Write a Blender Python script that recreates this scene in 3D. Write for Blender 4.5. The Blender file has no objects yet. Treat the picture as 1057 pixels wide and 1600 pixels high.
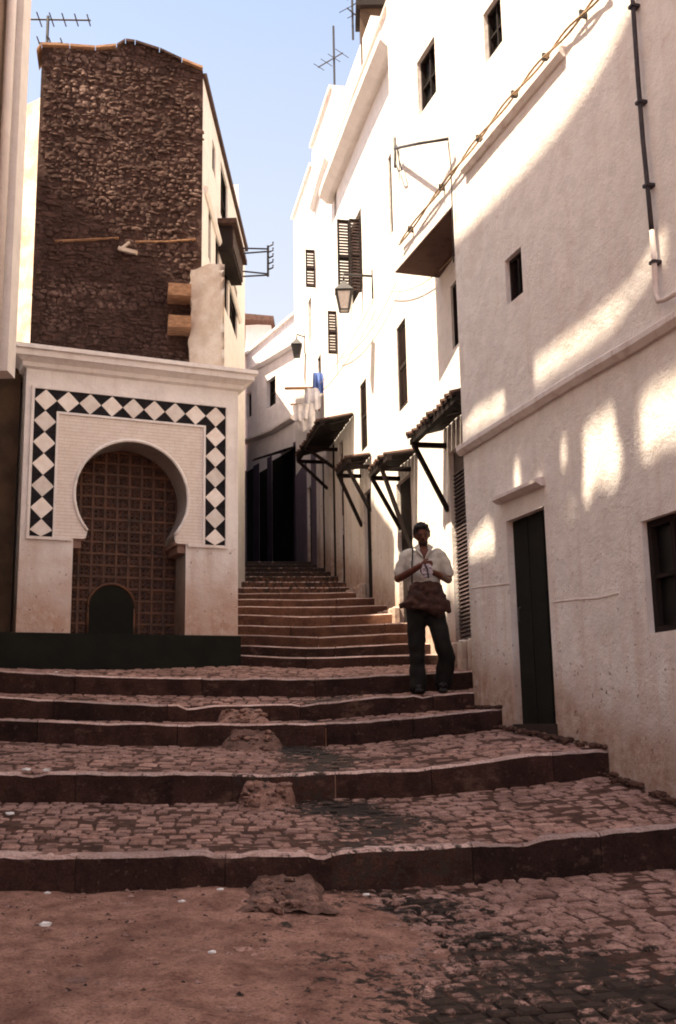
import bpy, bmesh, math, random
from mathutils import Vector, Matrix, noise
from mathutils.geometry import tessellate_polygon
random.seed(7)
V = Vector
scene = bpy.context.scene
C = scene.collection
# ------------------------------------------------------------------ camera
PW, PH, FPX = 1057.0, 1600.0, 1650.0
PITCH, ROLL = math.radians(11.3), math.radians(1.03)
CAM = V((0, 0, 1.5))
_R0, _U0 = V((1, 0, 0)), V((0, -math.sin(PITCH), math.cos(PITCH)))
FW = V((0, math.cos(PITCH), math.sin(PITCH)))
RT = _R0 * math.cos(ROLL) - _U0 * math.sin(ROLL)
UP = _R0 * math.sin(ROLL) + _U0 * math.cos(ROLL)
cd = bpy.data.cameras.new('camera')
cam = bpy.data.objects.new('camera', cd)
C.objects.link(cam)
cam.matrix_world = Matrix(((RT.x, UP.x, -FW.x, CAM.x), (RT.y, UP.y, -FW.y, CAM.y), (RT.z, UP.z, -FW.z, CAM.z), (0, 0, 0, 1)))
cd.sensor_fit = 'VERTICAL'
cd.sensor_height = 36
cd.lens = 36 * FPX / PH
cd.clip_start, cd.clip_end = 0.05, 3000
scene.camera = cam
# ------------------------------------------------------------------ light
SUN = V((-1.0, -0.62, 2.5)).normalized()      # towards the sun
w = bpy.data.worlds.new('World')
scene.world = w
w.use_nodes = True
nt = w.node_tree
sky = nt.nodes.new('ShaderNodeTexSky')
sky.sky_type = 'NISHITA'
sky.sun_disc = False
sky.sun_elevation = math.asin(SUN.z)
sky.sun_rotation = math.atan2(SUN.x, SUN.y)
sky.air_density, sky.dust_density, sky.ozone_density = 1.0, 2.0, 1.8
# haze towards the horizon, the same all the way round
tc = nt.nodes.new('ShaderNodeTexCoord'); sx_ = nt.nodes.new('ShaderNodeSeparateXYZ'); nt.links.new(tc.outputs['Generated'], sx_.inputs[0])
hz_ = nt.nodes.new('ShaderNodeMapRange'); hz_.inputs[1].default_value = .28; hz_.inputs[2].default_value = .70; hz_.inputs[3].default_value = .97; hz_.inputs[4].default_value = 0.0
nt.links.new(sx_.outputs[2], hz_.inputs[0])
hm_ = nt.nodes.new('ShaderNodeMix'); hm_.data_type = 'RGBA'; hm_.inputs[7].default_value = (2.15, 2.32, 2.6, 1)
nt.links.new(hz_.outputs[0], hm_.inputs[0]); nt.links.new(sky.outputs[0], hm_.inputs[6])
nt.links.new(hm_.outputs[2], nt.nodes['Background'].inputs[0])
nt.nodes['Background'].inputs[1].default_value = 0.098
ld = bpy.data.lights.new('sun', 'SUN')
ld.energy, ld.angle, ld.color = 4.2, math.radians(0.5), (1.0, 0.89, 0.72)
sun = bpy.data.objects.new('sun', ld)
C.objects.link(sun)
sun.rotation_euler = SUN.to_track_quat('Z', 'Y').to_euler()
sun.location = (0, 0, 40)
vs = scene.view_settings
vs.view_transform, vs.look, vs.gamma = 'Standard', 'None', 1.0
vs.use_curve_mapping = False
vs.exposure = 1.98
vs.use_white_balance = True
vs.white_balance_temperature = 7300
vs.white_balance_tint = 12
scene.cycles.filter_width = 1.9
scene.cycles.max_bounces = 8

# ------------------------------------------------------------------ geometry helpers
def ray(px, py):
    return RT * (px - PW / 2) + UP * (PH / 2 - py) + FW * FPX
def at(px, py, Y):                     # point of the photo at world distance Y up the street
    d = ray(px, py)
    return CAM + d * (Y / d.y)
def proj(p):
    d = p - CAM
    z = d.dot(FW)
    return PW / 2 + FPX * d.dot(RT) / z, PH / 2 - FPX * d.dot(UP) / z
class Wall:                            # a vertical plane: origin, direction along it, normal to the street
    def __init__(s, p, u, n=None):
        s.p = V((p[0], p[1], 0)); s.u = V((u[0], u[1], 0)).normalized()
        s.n = V((n[0], n[1], 0)).normalized() if n else V((-s.u.y, s.u.x, 0))
    def uz(s, px, py, out=0.0):
        d = ray(px, py); o = s.p + s.n * out
        k = (o - CAM).dot(s.n) / d.dot(s.n)
        q = CAM + d * k
        return (q - s.p).dot(s.u), q.z
    def pt(s, u, z, out=0.0):
        return s.p + s.u * u + s.n * out + V((0, 0, z))
    def rect(s, pxs, out=0.0):         # photo quad -> u0,u1,z0,z1 on the wall
        q = [s.uz(x, y, out) for x, y in pxs]
        us = sorted(a for a, b in q); zs = sorted(b for a, b in q)
        h = len(q) // 2
        return sum(us[:h]) / h, sum(us[h:]) / h, sum(zs[:h]) / h, sum(zs[h:]) / h
class MB:
    def __init__(s): s.v = []; s.f = []; s.m = []
    def add(s, vs_, fs, mi=0):
        o = len(s.v); s.v += [V(x) for x in vs_]
        for f in fs: s.f.append(tuple(i + o for i in f)); s.m.append(mi)
    def quad(s, a, b, c, d, mi=0): s.add([a, b, c, d], [(0, 1, 2, 3)], mi)
    def hexa(s, p, mi=0):              # 0-3 one side, 4-7 the other
        s.add(p, [(0, 1, 2, 3), (7, 6, 5, 4), (0, 4, 5, 1), (1, 5, 6, 2), (2, 6, 7, 3), (3, 7, 4, 0)], mi)
    def box(s, c, ax, ay, az, mi=0):   # centre and half-axes
        c = V(c); ax = V(ax); ay = V(ay); az = V(az)
        s.hexa([c - ax - ay - az, c + ax - ay - az, c + ax + ay - az, c - ax + ay - az,
                c - ax - ay + az, c + ax - ay + az, c + ax + ay + az, c - ax + ay + az], mi)
    def bar(s, a, b, w_, h_, mi=0, up=V((0, 0, 1))):
        a = V(a); b = V(b); d = (b - a).normalized()
        sx = d.cross(up)
        if sx.length < 1e-4: sx = d.cross(V((1, 0, 0)))
        sx.normalize(); sy = sx.cross(d).normalized()
        s.box((a + b) / 2, sx * w_ / 2, sy * h_ / 2, (b - a) / 2, mi)
    def wbox(s, W, u0, u1, z0, z1, o0, o1, mi=0):
        s.hexa([W.pt(u0, z0, o1), W.pt(u1, z0, o1), W.pt(u1, z1, o1), W.pt(u0, z1, o1),
                W.pt(u0, z0, o0), W.pt(u1, z0, o0), W.pt(u1, z1, o0), W.pt(u0, z1, o0)], mi)
    def prism(s, pts, vec, mi=0, caps=True):
        pts = [V(p) for p in pts]; vec = V(vec); n = len(pts)
        tri = tessellate_polygon([pts])
        fs = [tuple(t) for t in tri] + ([tuple(i + n for i in reversed(t)) for t in tri] if caps else [])
        fs += [(i, (i + 1) % n, n + (i + 1) % n, n + i) for i in range(n)]
        s.add(pts + [p + vec for p in pts], fs, mi)
    def tube(s, path, r, k=8, mi=0, caps=True):
        path = [V(p) for p in path]; rs = r if isinstance(r, (list, tuple)) else [r] * len(path)
        vs_, fs = [], []
        prev = None
        for i, p in enumerate(path):
            d = (path[min(i + 1, len(path) - 1)] - path[max(i - 1, 0)]).normalized()
            a = d.cross(V((0, 0, 1))) if abs(d.z) < .95 else d.cross(V((0, 1, 0)))
            a.normalize()
            if prev and a.dot(prev) < 0: a = -a
            prev = a; b = a.cross(d)
            vs_ += [p + (a * math.cos(6.28319 * j / k) + b * math.sin(6.28319 * j / k)) * rs[i] for j in range(k)]
        for i in range(len(path) - 1):
            for j in range(k):
                fs.append((i * k + j, i * k + (j + 1) % k, (i + 1) * k + (j + 1) % k, (i + 1) * k + j))
        if caps: fs += [tuple(range(k)), tuple(range(len(vs_) - 1, len(vs_) - k - 1, -1))]
        s.add(vs_, fs, mi)
    def build(s, name, mats, parent=None, smooth=False, bevel=0.0):
        off = V((0, 0, 0))
        q = parent
        while q is not None: off += q.location; q = q.parent
        me = bpy.data.meshes.new(name)
        me.from_pydata([v - off for v in s.v], [], s.f)
        for m in (mats if isinstance(mats, (list, tuple)) else [mats]): me.materials.append(m)
        me.polygons.foreach_set('material_index', s.m)
        bm = bmesh.new(); bm.from_mesh(me)
        bmesh.ops.recalc_face_normals(bm, faces=bm.faces)
        if bevel:
            bmesh.ops.remove_doubles(bm, verts=bm.verts, dist=1e-5)
            bmesh.ops.bevel(bm, geom=bm.edges[:], offset=bevel, segments=1, affect='EDGES')
        bm.to_mesh(me); bm.free()
        if smooth: me.polygons.foreach_set('use_smooth', [True] * len(me.polygons))
        o = bpy.data.objects.new(name, me); C.objects.link(o)
        if parent: o.parent = parent
        return o
def thing(name, label, cat, loc, group=None):
    o = bpy.data.objects.new(name, None); C.objects.link(o)
    o.location = loc; o.empty_display_size = .2
    o['label'] = label; o['category'] = cat
    if group: o['group'] = group
    return o
def tag(o, label=None, cat=None, group=None, kind=None):
    if label: o['label'] = label
    if cat: o['category'] = cat
    if group: o['group'] = group
    if kind: o['kind'] = kind
    return o

# ------------------------------------------------------------------ materials
class NT:
    def __init__(s, name):
        s.mat = bpy.data.materials.new(name); s.mat.use_nodes = True
        s.t = s.mat.node_tree; s.b = s.t.nodes['Principled BSDF']
        s.geo = s.n('ShaderNodeNewGeometry'); s.pos = s.geo.outputs['Position']
    def n(s, typ, **kw):
        x = s.t.nodes.new(typ)
        for k, v in kw.items(): setattr(x, k, v)
        return x
    def set(s, sock, v):
        if hasattr(v, 'is_output') or isinstance(v, bpy.types.NodeSocket): s.t.links.new(v, sock)
        else: sock.default_value = v
    def math(s, op, a, b=0.0, c=None, clamp=False):
        x = s.n('ShaderNodeMath', operation=op, use_clamp=clamp)
        s.set(x.inputs[0], a); s.set(x.inputs[1], b)
        if c is not None: s.set(x.inputs[2], c)
        return x.outputs[0]
    def noise(s, scale, detail=6, rough=.6, vec=None, stretch=None, dist=0.0):
        x = s.n('ShaderNodeTexNoise'); x.inputs['Scale'].default_value = scale
        x.inputs['Detail'].default_value = detail; x.inputs['Roughness'].default_value = rough
        x.inputs['Distortion'].default_value = dist
        v = vec or s.pos
        if stretch:
            m = s.n('ShaderNodeVectorMath', operation='MULTIPLY'); s.set(m.inputs[0], v); m.inputs[1].default_value = stretch
            v = m.outputs[0]
        s.t.links.new(v, x.inputs['Vector'])
        return x.outputs['Fac']
    def ramp(s, fac, a, b, lo=0.0, hi=1.0):     # smooth map a..b -> lo..hi
        x = s.n('ShaderNodeMapRange', interpolation_type='SMOOTHSTEP')
        s.set(x.inputs[0], fac); x.inputs[1].default_value = a; x.inputs[2].default_value = b
        x.inputs[3].default_value = lo; x.inputs[4].default_value = hi
        return x.outputs[0]
    def mix(s, fac, a, b, mode='MIX'):
        x = s.n('ShaderNodeMix', data_type='RGBA', blend_type=mode)
        s.set(x.inputs[0], fac)
        for i, v in ((6, a), (7, b)): s.set(x.inputs[i], v if not isinstance(v, tuple) else (*v, 1)[:4])
        return x.outputs[2]
    def xyz(s, v=None):
        x = s.n('ShaderNodeSeparateXYZ'); s.t.links.new(v or s.pos, x.inputs[0]); return x.outputs
    def bump(s, h, strength=.4, dist=.02):
        x = s.n('ShaderNodeBump'); x.inputs['Strength'].default_value = strength; x.inputs['Distance'].default_value = dist
        s.set(x.inputs['Height'], h); s.t.links.new(x.outputs[0], s.b.inputs['Normal'])
    def out(s, col, rough=.9, spec=.2, metal=0.0):
        s.set(s.b.inputs['Base Color'], col if not isinstance(col, tuple) else (*col, 1)[:4])
        s.set(s.b.inputs['Roughness'], rough); s.b.inputs['Specular IOR Level'].default_value = spec
        s.b.inputs['Metallic'].default_value = metal
        return s.mat
def simple(name, c1, c2=None, scale=6, rough=.85, bump=.25, bscale=60, spec=.2, metal=0.0, rnd=0.0, stretch=None):
    t = NT(name)
    c2 = c2 or tuple(x * .75 for x in c1)
    f = t.ramp(t.noise(scale, 8, .62, stretch=stretch), .32, .68)
    col = t.mix(f, c1, c2)
    if rnd:
        oi = t.n('ShaderNodeObjectInfo')
        col = t.mix(1.0, col, t.mix(oi.outputs['Random'], tuple([1 - rnd] * 3), tuple([1 + rnd] * 3)), 'MULTIPLY')
    if bump: t.bump(t.noise(bscale, 5, .6, stretch=stretch), bump, .01)
    return t.out(col, rough, spec, metal)
def plaster(name, white=(.80, .755, .72), tint=(.70, .63, .59), dirt=(.33, .19, .13), ground=None, dirt_h=1.0, grime=.5, bumpk=.5, patch=0.0):
    t = NT(name)
    big = t.noise(.9, 5, .55); mid = t.noise(4.5, 8, .65); fine = t.noise(45, 6, .7)
    streak = t.noise(3.0, 6, .6, stretch=(2.6, 2.6, .22))
    col = t.mix(t.ramp(mid, .35, .7), white, tuple(x * .88 for x in white))
    col = t.mix(t.math('MULTIPLY', t.ramp(streak, .5, .72), grime), col, tint)
    col = t.mix(t.math('MULTIPLY', t.ramp(big, .5, .75), grime * .7), col, tint)
    speck = t.math('MULTIPLY', t.ramp(fine, .62, .74), .35 * grime)
    col = t.mix(speck, col, tuple(x * .5 for x in tint))
    if patch:
        pt = t.ramp(t.noise(1.7, 8, .68, dist=.4), .58, .62)
        col = t.mix(t.math('MULTIPLY', pt, patch), col, (.62, .52, .45))
    if ground:
        x, y, z = t.xyz()
        a, b = ground
        h = t.math('SUBTRACT', z, t.math('MULTIPLY_ADD', y, b, a))
        h2 = t.math('ADD', h, t.math('MULTIPLY', t.math('SUBTRACT', mid, .5), dirt_h * 1.6))
        m = t.ramp(h2, 0.0, dirt_h, 1.0, 0.0)
        m = t.math('MULTIPLY', m, t.ramp(t.noise(9, 8, .7), .3, .7, .6, 1.0))
        col = t.mix(t.math('MULTIPLY', m, .95), col, dirt)
        m3 = t.math('MULTIPLY', t.ramp(t.math('ADD', h, t.math('MULTIPLY', t.math('SUBTRACT', big, .5), 3.0)), .4, 2.6, 1.0, 0.0), t.ramp(streak, .4, .7))
        col = t.mix(t.math('MULTIPLY', m3, .45), col, (.60, .47, .40))
        sp2 = t.ramp(t.noise(17, 3, .55), .66, .70)
        col = t.mix(t.math('MULTIPLY', t.math('MULTIPLY', sp2, t.ramp(h, .3, 2.4, 1.0, 0.0)), .8), col, (.16, .08, .06))
    t.bump(t.math('ADD', t.math('MULTIPLY', t.noise(5, 8, .65), 1.1), t.math('MULTIPLY', fine, .3)), bumpk, .04)
    return t.out(col, .92, .1)

M = {}
M['wall_near'] = plaster('near_wall_plaster', ground=(-.72, .239), dirt_h=.6, grime=.7, patch=.3, bumpk=.7)
M['wall_far'] = plaster('far_wall_plaster', white=(.82, .775, .74), ground=(-1.5, .30), dirt_h=.55, grime=.22)
M['wall_back'] = plaster('back_wall_plaster', white=(.80, .755, .75), tint=(.66, .60, .62), grime=.5)
M['wall_left'] = plaster('left_wall_plaster', white=(.79, .74, .70), grime=.5)
M['wall_portal'] = plaster('portal_plaster', white=(.87, .83, .81), tint=(.68, .60, .56), ground=(2.62, 0.0), dirt_h=1.3, dirt=(.40, .21, .13), grime=.6)
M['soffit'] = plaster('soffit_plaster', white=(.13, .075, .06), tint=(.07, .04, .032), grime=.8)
M['rough_white'] = simple('old_limewash', (.74, .66, .56), (.52, .40, .30), 3.5, .95, .9, 16)
M['dark_wall'] = simple('dark_brown_wall', (.09, .055, .035), (.045, .03, .02), 2.5, .9, .4, 20)
M['plinth'] = simple('dark_plinth_paint', (.011, .011, .007), (.006, .006, .004), 3, .8, .3, 30)
M['dark'] = simple('dark_interior', (.010, .009, .007), (.006, .006, .005), 3, .9, 0)
M['glass'] = simple('dark_window_glass', (.012, .011, .010), (.008, .008, .008), 3, .35, 0, spec=.25)
M['wood'] = simple('dark_weathered_wood', (.019, .011, .010), (.010, .007, .006), 12, .8, .4, 50, stretch=(1, 1, .2), rnd=.25)
M['slat'] = simple('louvre_wood', (.06, .034, .03), (.032, .02, .018), 14, .75, .2, 60, rnd=.25)
M['wood_light'] = simple('pale_old_timber', (.45, .26, .15), (.26, .14, .08), 9, .85, .5, 40, stretch=(1, 3, 3))
M['iron'] = simple('black_iron', (.03, .028, .03), (.018, .016, .018), 30, .55, .2, 80, spec=.4)
M['metal_shutter'] = simple('roller_steel', (.075, .05, .052), (.045, .03, .032), 8, .6, .2, 40, spec=.4)
M['tile_white'] = simple('white_glazed_tile', (.85, .80, .76), (.74, .66, .60), 9, .42, .3, 40, spec=.4, rnd=.13)
M['tile_black'] = simple('black_glazed_tile', (.016, .013, .017), (.009, .008, .010), 14, .6, .15, 50, spec=.12, rnd=.2)
M['stud'] = simple('studded_door_wood', (.075, .040, .034), (.034, .019, .016), 14, .7, .5, 60)
M['brass'] = simple('dull_brass_strip', (.15, .058, .026), (.05, .023, .014), 7, .55, .3, 80, spec=.4)
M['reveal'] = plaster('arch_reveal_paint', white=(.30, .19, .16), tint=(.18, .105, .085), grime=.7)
M['cable'] = simple('sunbleached_cable', (.46, .34, .22), (.24, .16, .10), 26, .8, .3, 60)
M['pipe_dark'] = simple('dark_drainpipe', (.045, .035, .04), (.02, .016, .02), 9, .6, .2, 60, spec=.3)
M['pipe_white'] = simple('painted_pipe', (.74, .68, .64), (.6, .5, .46), 9, .7, .2, 60)
M['paper'] = simple('white_paper', (.82, .80, .78), (.7, .68, .66), 30, .9, .2, 60)
M['roof_tile'] = simple('dark_roof_tile', (.10, .055, .042), (.05, .028, .024), 16, .9, .4, 60, rnd=.3)
M['lamp_glass'] = simple('frosted_lamp_glass', (.62, .56, .52), (.5, .44, .4), 30, .4, .1, 60, spec=.4)
M['trim_grey'] = plaster('trim_plaster', white=(.72, .66, .63), tint=(.5, .4, .37), grime=.8)

M['alley_shade_pale'] = plaster('violet_grey_shade', white=(.17, .135, .175), tint=(.10, .08, .105), grime=.8)  # alley shade as a colour, for the farthest right house
def stone_mat(name, c1, c2, attr=False, scale=7, dirt=(.10, .055, .042), rnd=.30):
    # setts and kerbs: grain, dust in patches, the wet run of water that darkens them, and shade painted on the top steps
    t = NT(name)
    f = t.ramp(t.noise(scale, 9, .68), .3, .7)
    col = t.mix(f, c1, c2)
    oi = t.n('ShaderNodeObjectInfo')
    if attr:
        a = t.n('ShaderNodeAttribute', attribute_name='wet').outputs['Fac']
    else:
        a = t.n('ShaderNodeSeparateColor'); t.t.links.new(oi.outputs['Color'], a.inputs[0]); a = a.outputs[0]
        col = t.mix(1.0, col, t.mix(oi.outputs['Random'], tuple([1 - rnd] * 3), (1 + rnd, 1 + rnd * .9, 1 + rnd * .8)), 'MULTIPLY')
    col = t.mix(t.ramp(t.noise(70, 4, .7), .42, .66), col, t.mix(1.0, col, (.62, .58, .56), 'MULTIPLY'))
    big = t.noise(1.3, 6, .6)
    col = t.mix(t.math('MULTIPLY', t.ramp(big, .5, .7), .5), col, tuple(x * .6 for x in c2))
    spots = t.ramp(t.noise(26, 4, .6), .60, .68)
    col = t.mix(t.math('MULTIPLY', spots, .75), col, dirt)
    blot = t.ramp(t.noise(5.5, 7, .7, stretch=(.5, 1.3, 1)), .56, .66)
    col = t.mix(t.math('MULTIPLY', blot, .55), col, tuple(x * 1.6 for x in dirt))
    wetm = t.math('ADD', a, t.math('MULTIPLY', t.math('SUBTRACT', t.noise(15, 7, .7), .5), 2.3))
    wm = t.ramp(wetm, .38, .66)
    col = t.mix(wm, col, (.022, .014, .010) if attr else (.045, .028, .021))
    t.bump(t.math('ADD', t.noise(20, 8, .75), t.math('MULTIPLY', t.noise(80, 4, .7), .5)), .85, .018)
    rough = t.ramp(wetm, .42, .70, .93, .62)
    return t.out(col, rough, .2)
M['sett'] = stone_mat('paving_sett_stone', (.54, .34, .29), (.26, .142, .115))
M['sett_stuff'] = stone_mat('paving_sett_stone_field', (.54, .34, .29), (.26, .142, .115), attr=True)
M['bed'] = stone_mat('sandy_mortar_bed', (.15, .075, .056), (.055, .027, .020), attr=True)
M['dirt'] = stone_mat('trodden_earth', (.50, .28, .215), (.22, .108, .082), attr=True, scale=5)
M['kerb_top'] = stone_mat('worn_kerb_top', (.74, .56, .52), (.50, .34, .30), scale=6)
M['riser'] = stone_mat('dark_riser', (.078, .036, .028), (.030, .014, .011), scale=5)  # much darker than the kerb tops
M['riser_far'] = stone_mat('bounce_tinted_riser', (.22, .10, .062), (.10, .045, .032), scale=5)  # orange bounce light put into the colour of the upper risers
M['mortar_ramp'] = stone_mat('worn_mortar_ramp', (.42, .25, .20), (.17, .088, .068), scale=7)

# rubble of the gable wall
t = NT('dark_rubble_stone')
oi = t.n('ShaderNodeObjectInfo')
f = t.ramp(t.noise(5.5, 9, .7), .3, .72)
col = t.mix(f, (.112, .068, .058), (.045, .028, .024))
col = t.mix(1.0, col, t.mix(t.noise(17, 3, .6), (.45, .45, .45), (1.7, 1.6, 1.55)), 'MULTIPLY')
lum = t.ramp(t.noise(.9, 5, .65, dist=.3), .48, .68)
col = t.mix(t.math('MULTIPLY', lum, t.ramp(t.noise(13, 5, .6), .42, .62)), col, (.30, .20, .165))
t.bump(t.math('ADD', t.noise(14, 8, .7), t.math('MULTIPLY', t.noise(45, 5, .75), .7)), 1.0, .05)
M['rubble'] = t.out(col, .95, .1)
t = NT('dark_rubble_mortar')
col = t.mix(t.ramp(t.noise(6, 9, .7), .35, .7), (.085, .05, .042), (.036, .021, .018))
t.bump(t.noise(24, 8, .7), .9, .04)
M['rubble_mortar'] = t.out(col, .97, .08)

# courses on the inner face of the portal: fine painted brick joints
t = NT('fine_brick_courses')
x, y, z = t.xyz()
cz = t.math('FRACT', t.math('MULTIPLY', z, 24.0))
row = t.math('FLOOR', t.math('MULTIPLY', z, 24.0))
al = t.math('ADD', t.math('MULTIPLY', x, 3.3), t.math('ADD', t.math('MULTIPLY', y, 1.44), t.math('MULTIPLY', row, .5)))
cx = t.math('FRACT', t.math('MULTIPLY', al, 1.35))
j = t.math('MAXIMUM', t.math('LESS_THAN', cz, .2), t.math('LESS_THAN', cx, .035))
col = t.mix(t.ramp(t.noise(8, 8, .7), .3, .7), (.82, .75, .70), (.74, .65, .59))
col = t.mix(t.math('MULTIPLY', j, .45), col, (.5, .36, .29))
t.bump(t.math('SUBTRACT', 1.0, j), .4, .006)
M['courses'] = t.out(col, .85, .15)

# ------------------------------------------------------------------ building helpers
def wall_mesh(mb, W, u0, u1, z0, z1, holes, thick=.35, mi=0, rmi=0):
    # holes: (u0,u1,z0,z1) ; real openings with reveals
    us = sorted({u0, u1, *[h[i] for h in holes for i in (0, 1)]}); us = [x for x in us if u0 <= x <= u1]
    zs = sorted({z0, z1, *[h[i] for h in holes for i in (2, 3)]}); zs = [x for x in zs if z0 <= x <= z1]
    inside = lambda a, b: any(h[0] < a < h[1] and h[2] < b < h[3] for h in holes)
    for i in range(len(us) - 1):
        for j in range(len(zs) - 1):
            if not inside((us[i] + us[i + 1]) / 2, (zs[j] + zs[j + 1]) / 2):
                mb.quad(W.pt(us[i], zs[j]), W.pt(us[i + 1], zs[j]), W.pt(us[i + 1], zs[j + 1]), W.pt(us[i], zs[j + 1]), mi)
    for h in holes:
        a, b, c, d = max(h[0], u0), min(h[1], u1), max(h[2], z0), min(h[3], z1)
        if h[0] >= u0: mb.quad(W.pt(a, c), W.pt(a, d), W.pt(a, d, -thick), W.pt(a, c, -thick), rmi)
        if h[1] <= u1: mb.quad(W.pt(b, c), W.pt(b, d), W.pt(b, d, -thick), W.pt(b, c, -thick), rmi)
        mb.quad(W.pt(a, d), W.pt(b, d), W.pt(b, d, -thick), W.pt(a, d, -thick), rmi)
        if h[2] >= z0: mb.quad(W.pt(a, c), W.pt(b, c), W.pt(b, c, -thick), W.pt(a, c, -thick), rmi)
def hull(mb, W, u0, u1, z0, z1, depth, mi=0, roof=True):
    a, b, c, d = W.pt(u0, 0), W.pt(u1, 0), W.pt(u1, 0, -depth), W.pt(u0, 0, -depth)
    Z0, Z1 = V((0, 0, z0)), V((0, 0, z1))
    for p, q in ((b, c), (c, d), (d, a)): mb.quad(p + Z0, q + Z0, q + Z1, p + Z1, mi)
    if roof: mb.quad(a + Z1, b + Z1, c + Z1, d + Z1, mi)
def window(par, W, r, depth=.16, mul=1, tr=0, fw=.045):
    u0, u1, z0, z1 = r
    m = MB(); o0, o1 = -depth - .05, -depth
    m.wbox(W, u0, u0 + fw, z0, z1, o0, o1); m.wbox(W, u1 - fw, u1, z0, z1, o0, o1)
    m.wbox(W, u0 + fw, u1 - fw, z0, z0 + fw, o0, o1); m.wbox(W, u0 + fw, u1 - fw, z1 - fw, z1, o0, o1)
    for i in range(1, mul + 1):
        c = u0 + (u1 - u0) * i / (mul + 1); m.wbox(W, c - fw * .4, c + fw * .4, z0 + fw, z1 - fw, o0, o1 - .006)
    for i in range(1, tr + 1):
        c = z0 + (z1 - z0) * i / (tr + 1); m.wbox(W, u0 + fw, u1 - fw, c - fw * .35, c + fw * .35, o0, o1 - .010)
    f = m.build('window', M['wood'], par)
    m = MB(); m.wbox(W, u0 + fw * .5, u1 - fw * .5, z0 + fw * .5, z1 - fw * .5, o0 - .02, o0 - .004)
    m.build('pane', M['glass'], f)
    return f
def shutter(par, W, r, out=0.0, n=18, th=.05, hinge=None, name='shutter'):
    # louvred leaf on wall W (or any plane): frame, mid rail and single slats
    u0, u1, z0, z1 = r; fw = min(.06, (u1 - u0) * .14)
    m = MB()
    m.wbox(W, u0, u0 + fw, z0, z1, out - th, out); m.wbox(W, u1 - fw, u1, z0, z1, out - th, out)
    zm = (z0 + z1) / 2
    for c in (z0, zm - fw / 2, z1 - fw): m.wbox(W, u0 + fw, u1 - fw, c, c + fw, out - th, out - .003)
    f = m.build(name, M['wood'], par)
    for a, b in ((z0 + fw, zm - fw / 2), (zm + fw / 2, z1 - fw)):
        k = max(3, n // 2); h = (b - a) / k
        for i in range(k):
            c = a + h * (i + .5); s = MB()
            s.hexa([W.pt(u0 + fw, c - h * .5, out - .006), W.pt(u1 - fw, c - h * .5, out - .006), W.pt(u1 - fw, c - h * .5 + .012, out - .006), W.pt(u0 + fw, c - h * .5 + .012, out - .006),
                    W.pt(u0 + fw, c + h * .28, out - th + .006), W.pt(u1 - fw, c + h * .28, out - th + .006), W.pt(u1 - fw, c + h * .28 + .012, out - th + .006), W.pt(u0 + fw, c + h * .28 + .012, out - th + .006)])
            s.build('slat', M['slat'], f)
    return f
def ledge(par, W, pts, h, o, mat, name='ledge', below=0.0):
    # moulding along a line of photo points on the wall
    q = [W.uz(*p) for p in pts]
    m = MB()
    for (ua, za), (ub, zb) in zip(q[:-1], q[1:]):
        prof = ((0, -h * .15), (o * .45, -h * .15), (o, h * .3), (o, h * .75), (o * .55, h), (0, h))
        A = [W.pt(ua, za + dz, oo) for oo, dz in prof]; B = [W.pt(ub, zb + dz, oo) for oo, dz in prof]
        k = len(prof)
        m.add(A + B, [(i, i + 1, k + i + 1, k + i) for i in range(k - 1)] + [tuple(range(k)), tuple(range(2 * k - 1, k - 1, -1))])
    return m.build(name, mat, par)

# ------------------------------------------------------------------ the planes of the street
c0 = at(740, 1080, 10.9)
P0 = Wall(c0, (-.303, .953), (-.953, -.303))               # near house on the right
P1x = lambda Y: 1.54 - .206 * (Y - 12)
P1 = Wall((P1x(12), 12), (-.206, 1), (-1, -.206))          # row of houses up the right side
pc = at(372, 1040, 13.3)
PT = Wall(pc, (.917, .399), (.399, -.917))                 # tiled portal, u = 0 at its right edge
gr = at(316, 300, 13.85)
GB = Wall((gr.x, 13.85), (1, .2), (.2, -1))              # gable wall, u = 0 at its right edge
LF = Wall((gr.x, 13.87), (.018, 1), (1, -.018))              # street side of the gable house
uP1 = lambda Y: (Y - 12) / P1.u.y

# ------------------------------------------------------------------ ground and steps
m = MB(); m.quad((-900, -900, -.6), (900, -900, -.6), (900, 900, -.6), (-900, 900, -.6))
tag(m.build('ground', M['dirt']), kind='structure')

def lerp_tab(tab, x, k):
    if x <= tab[0][0]: a, b = tab[0], tab[1]
    elif x >= tab[-1][0]: a, b = tab[-2], tab[-1]
    else:
        for a, b in zip(tab[:-1], tab[1:]):
            if a[0] <= x <= b[0]: break
    f = (x - a[0]) / (b[0] - a[0])
    return a[k] + (b[k] - a[k]) * f
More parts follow.
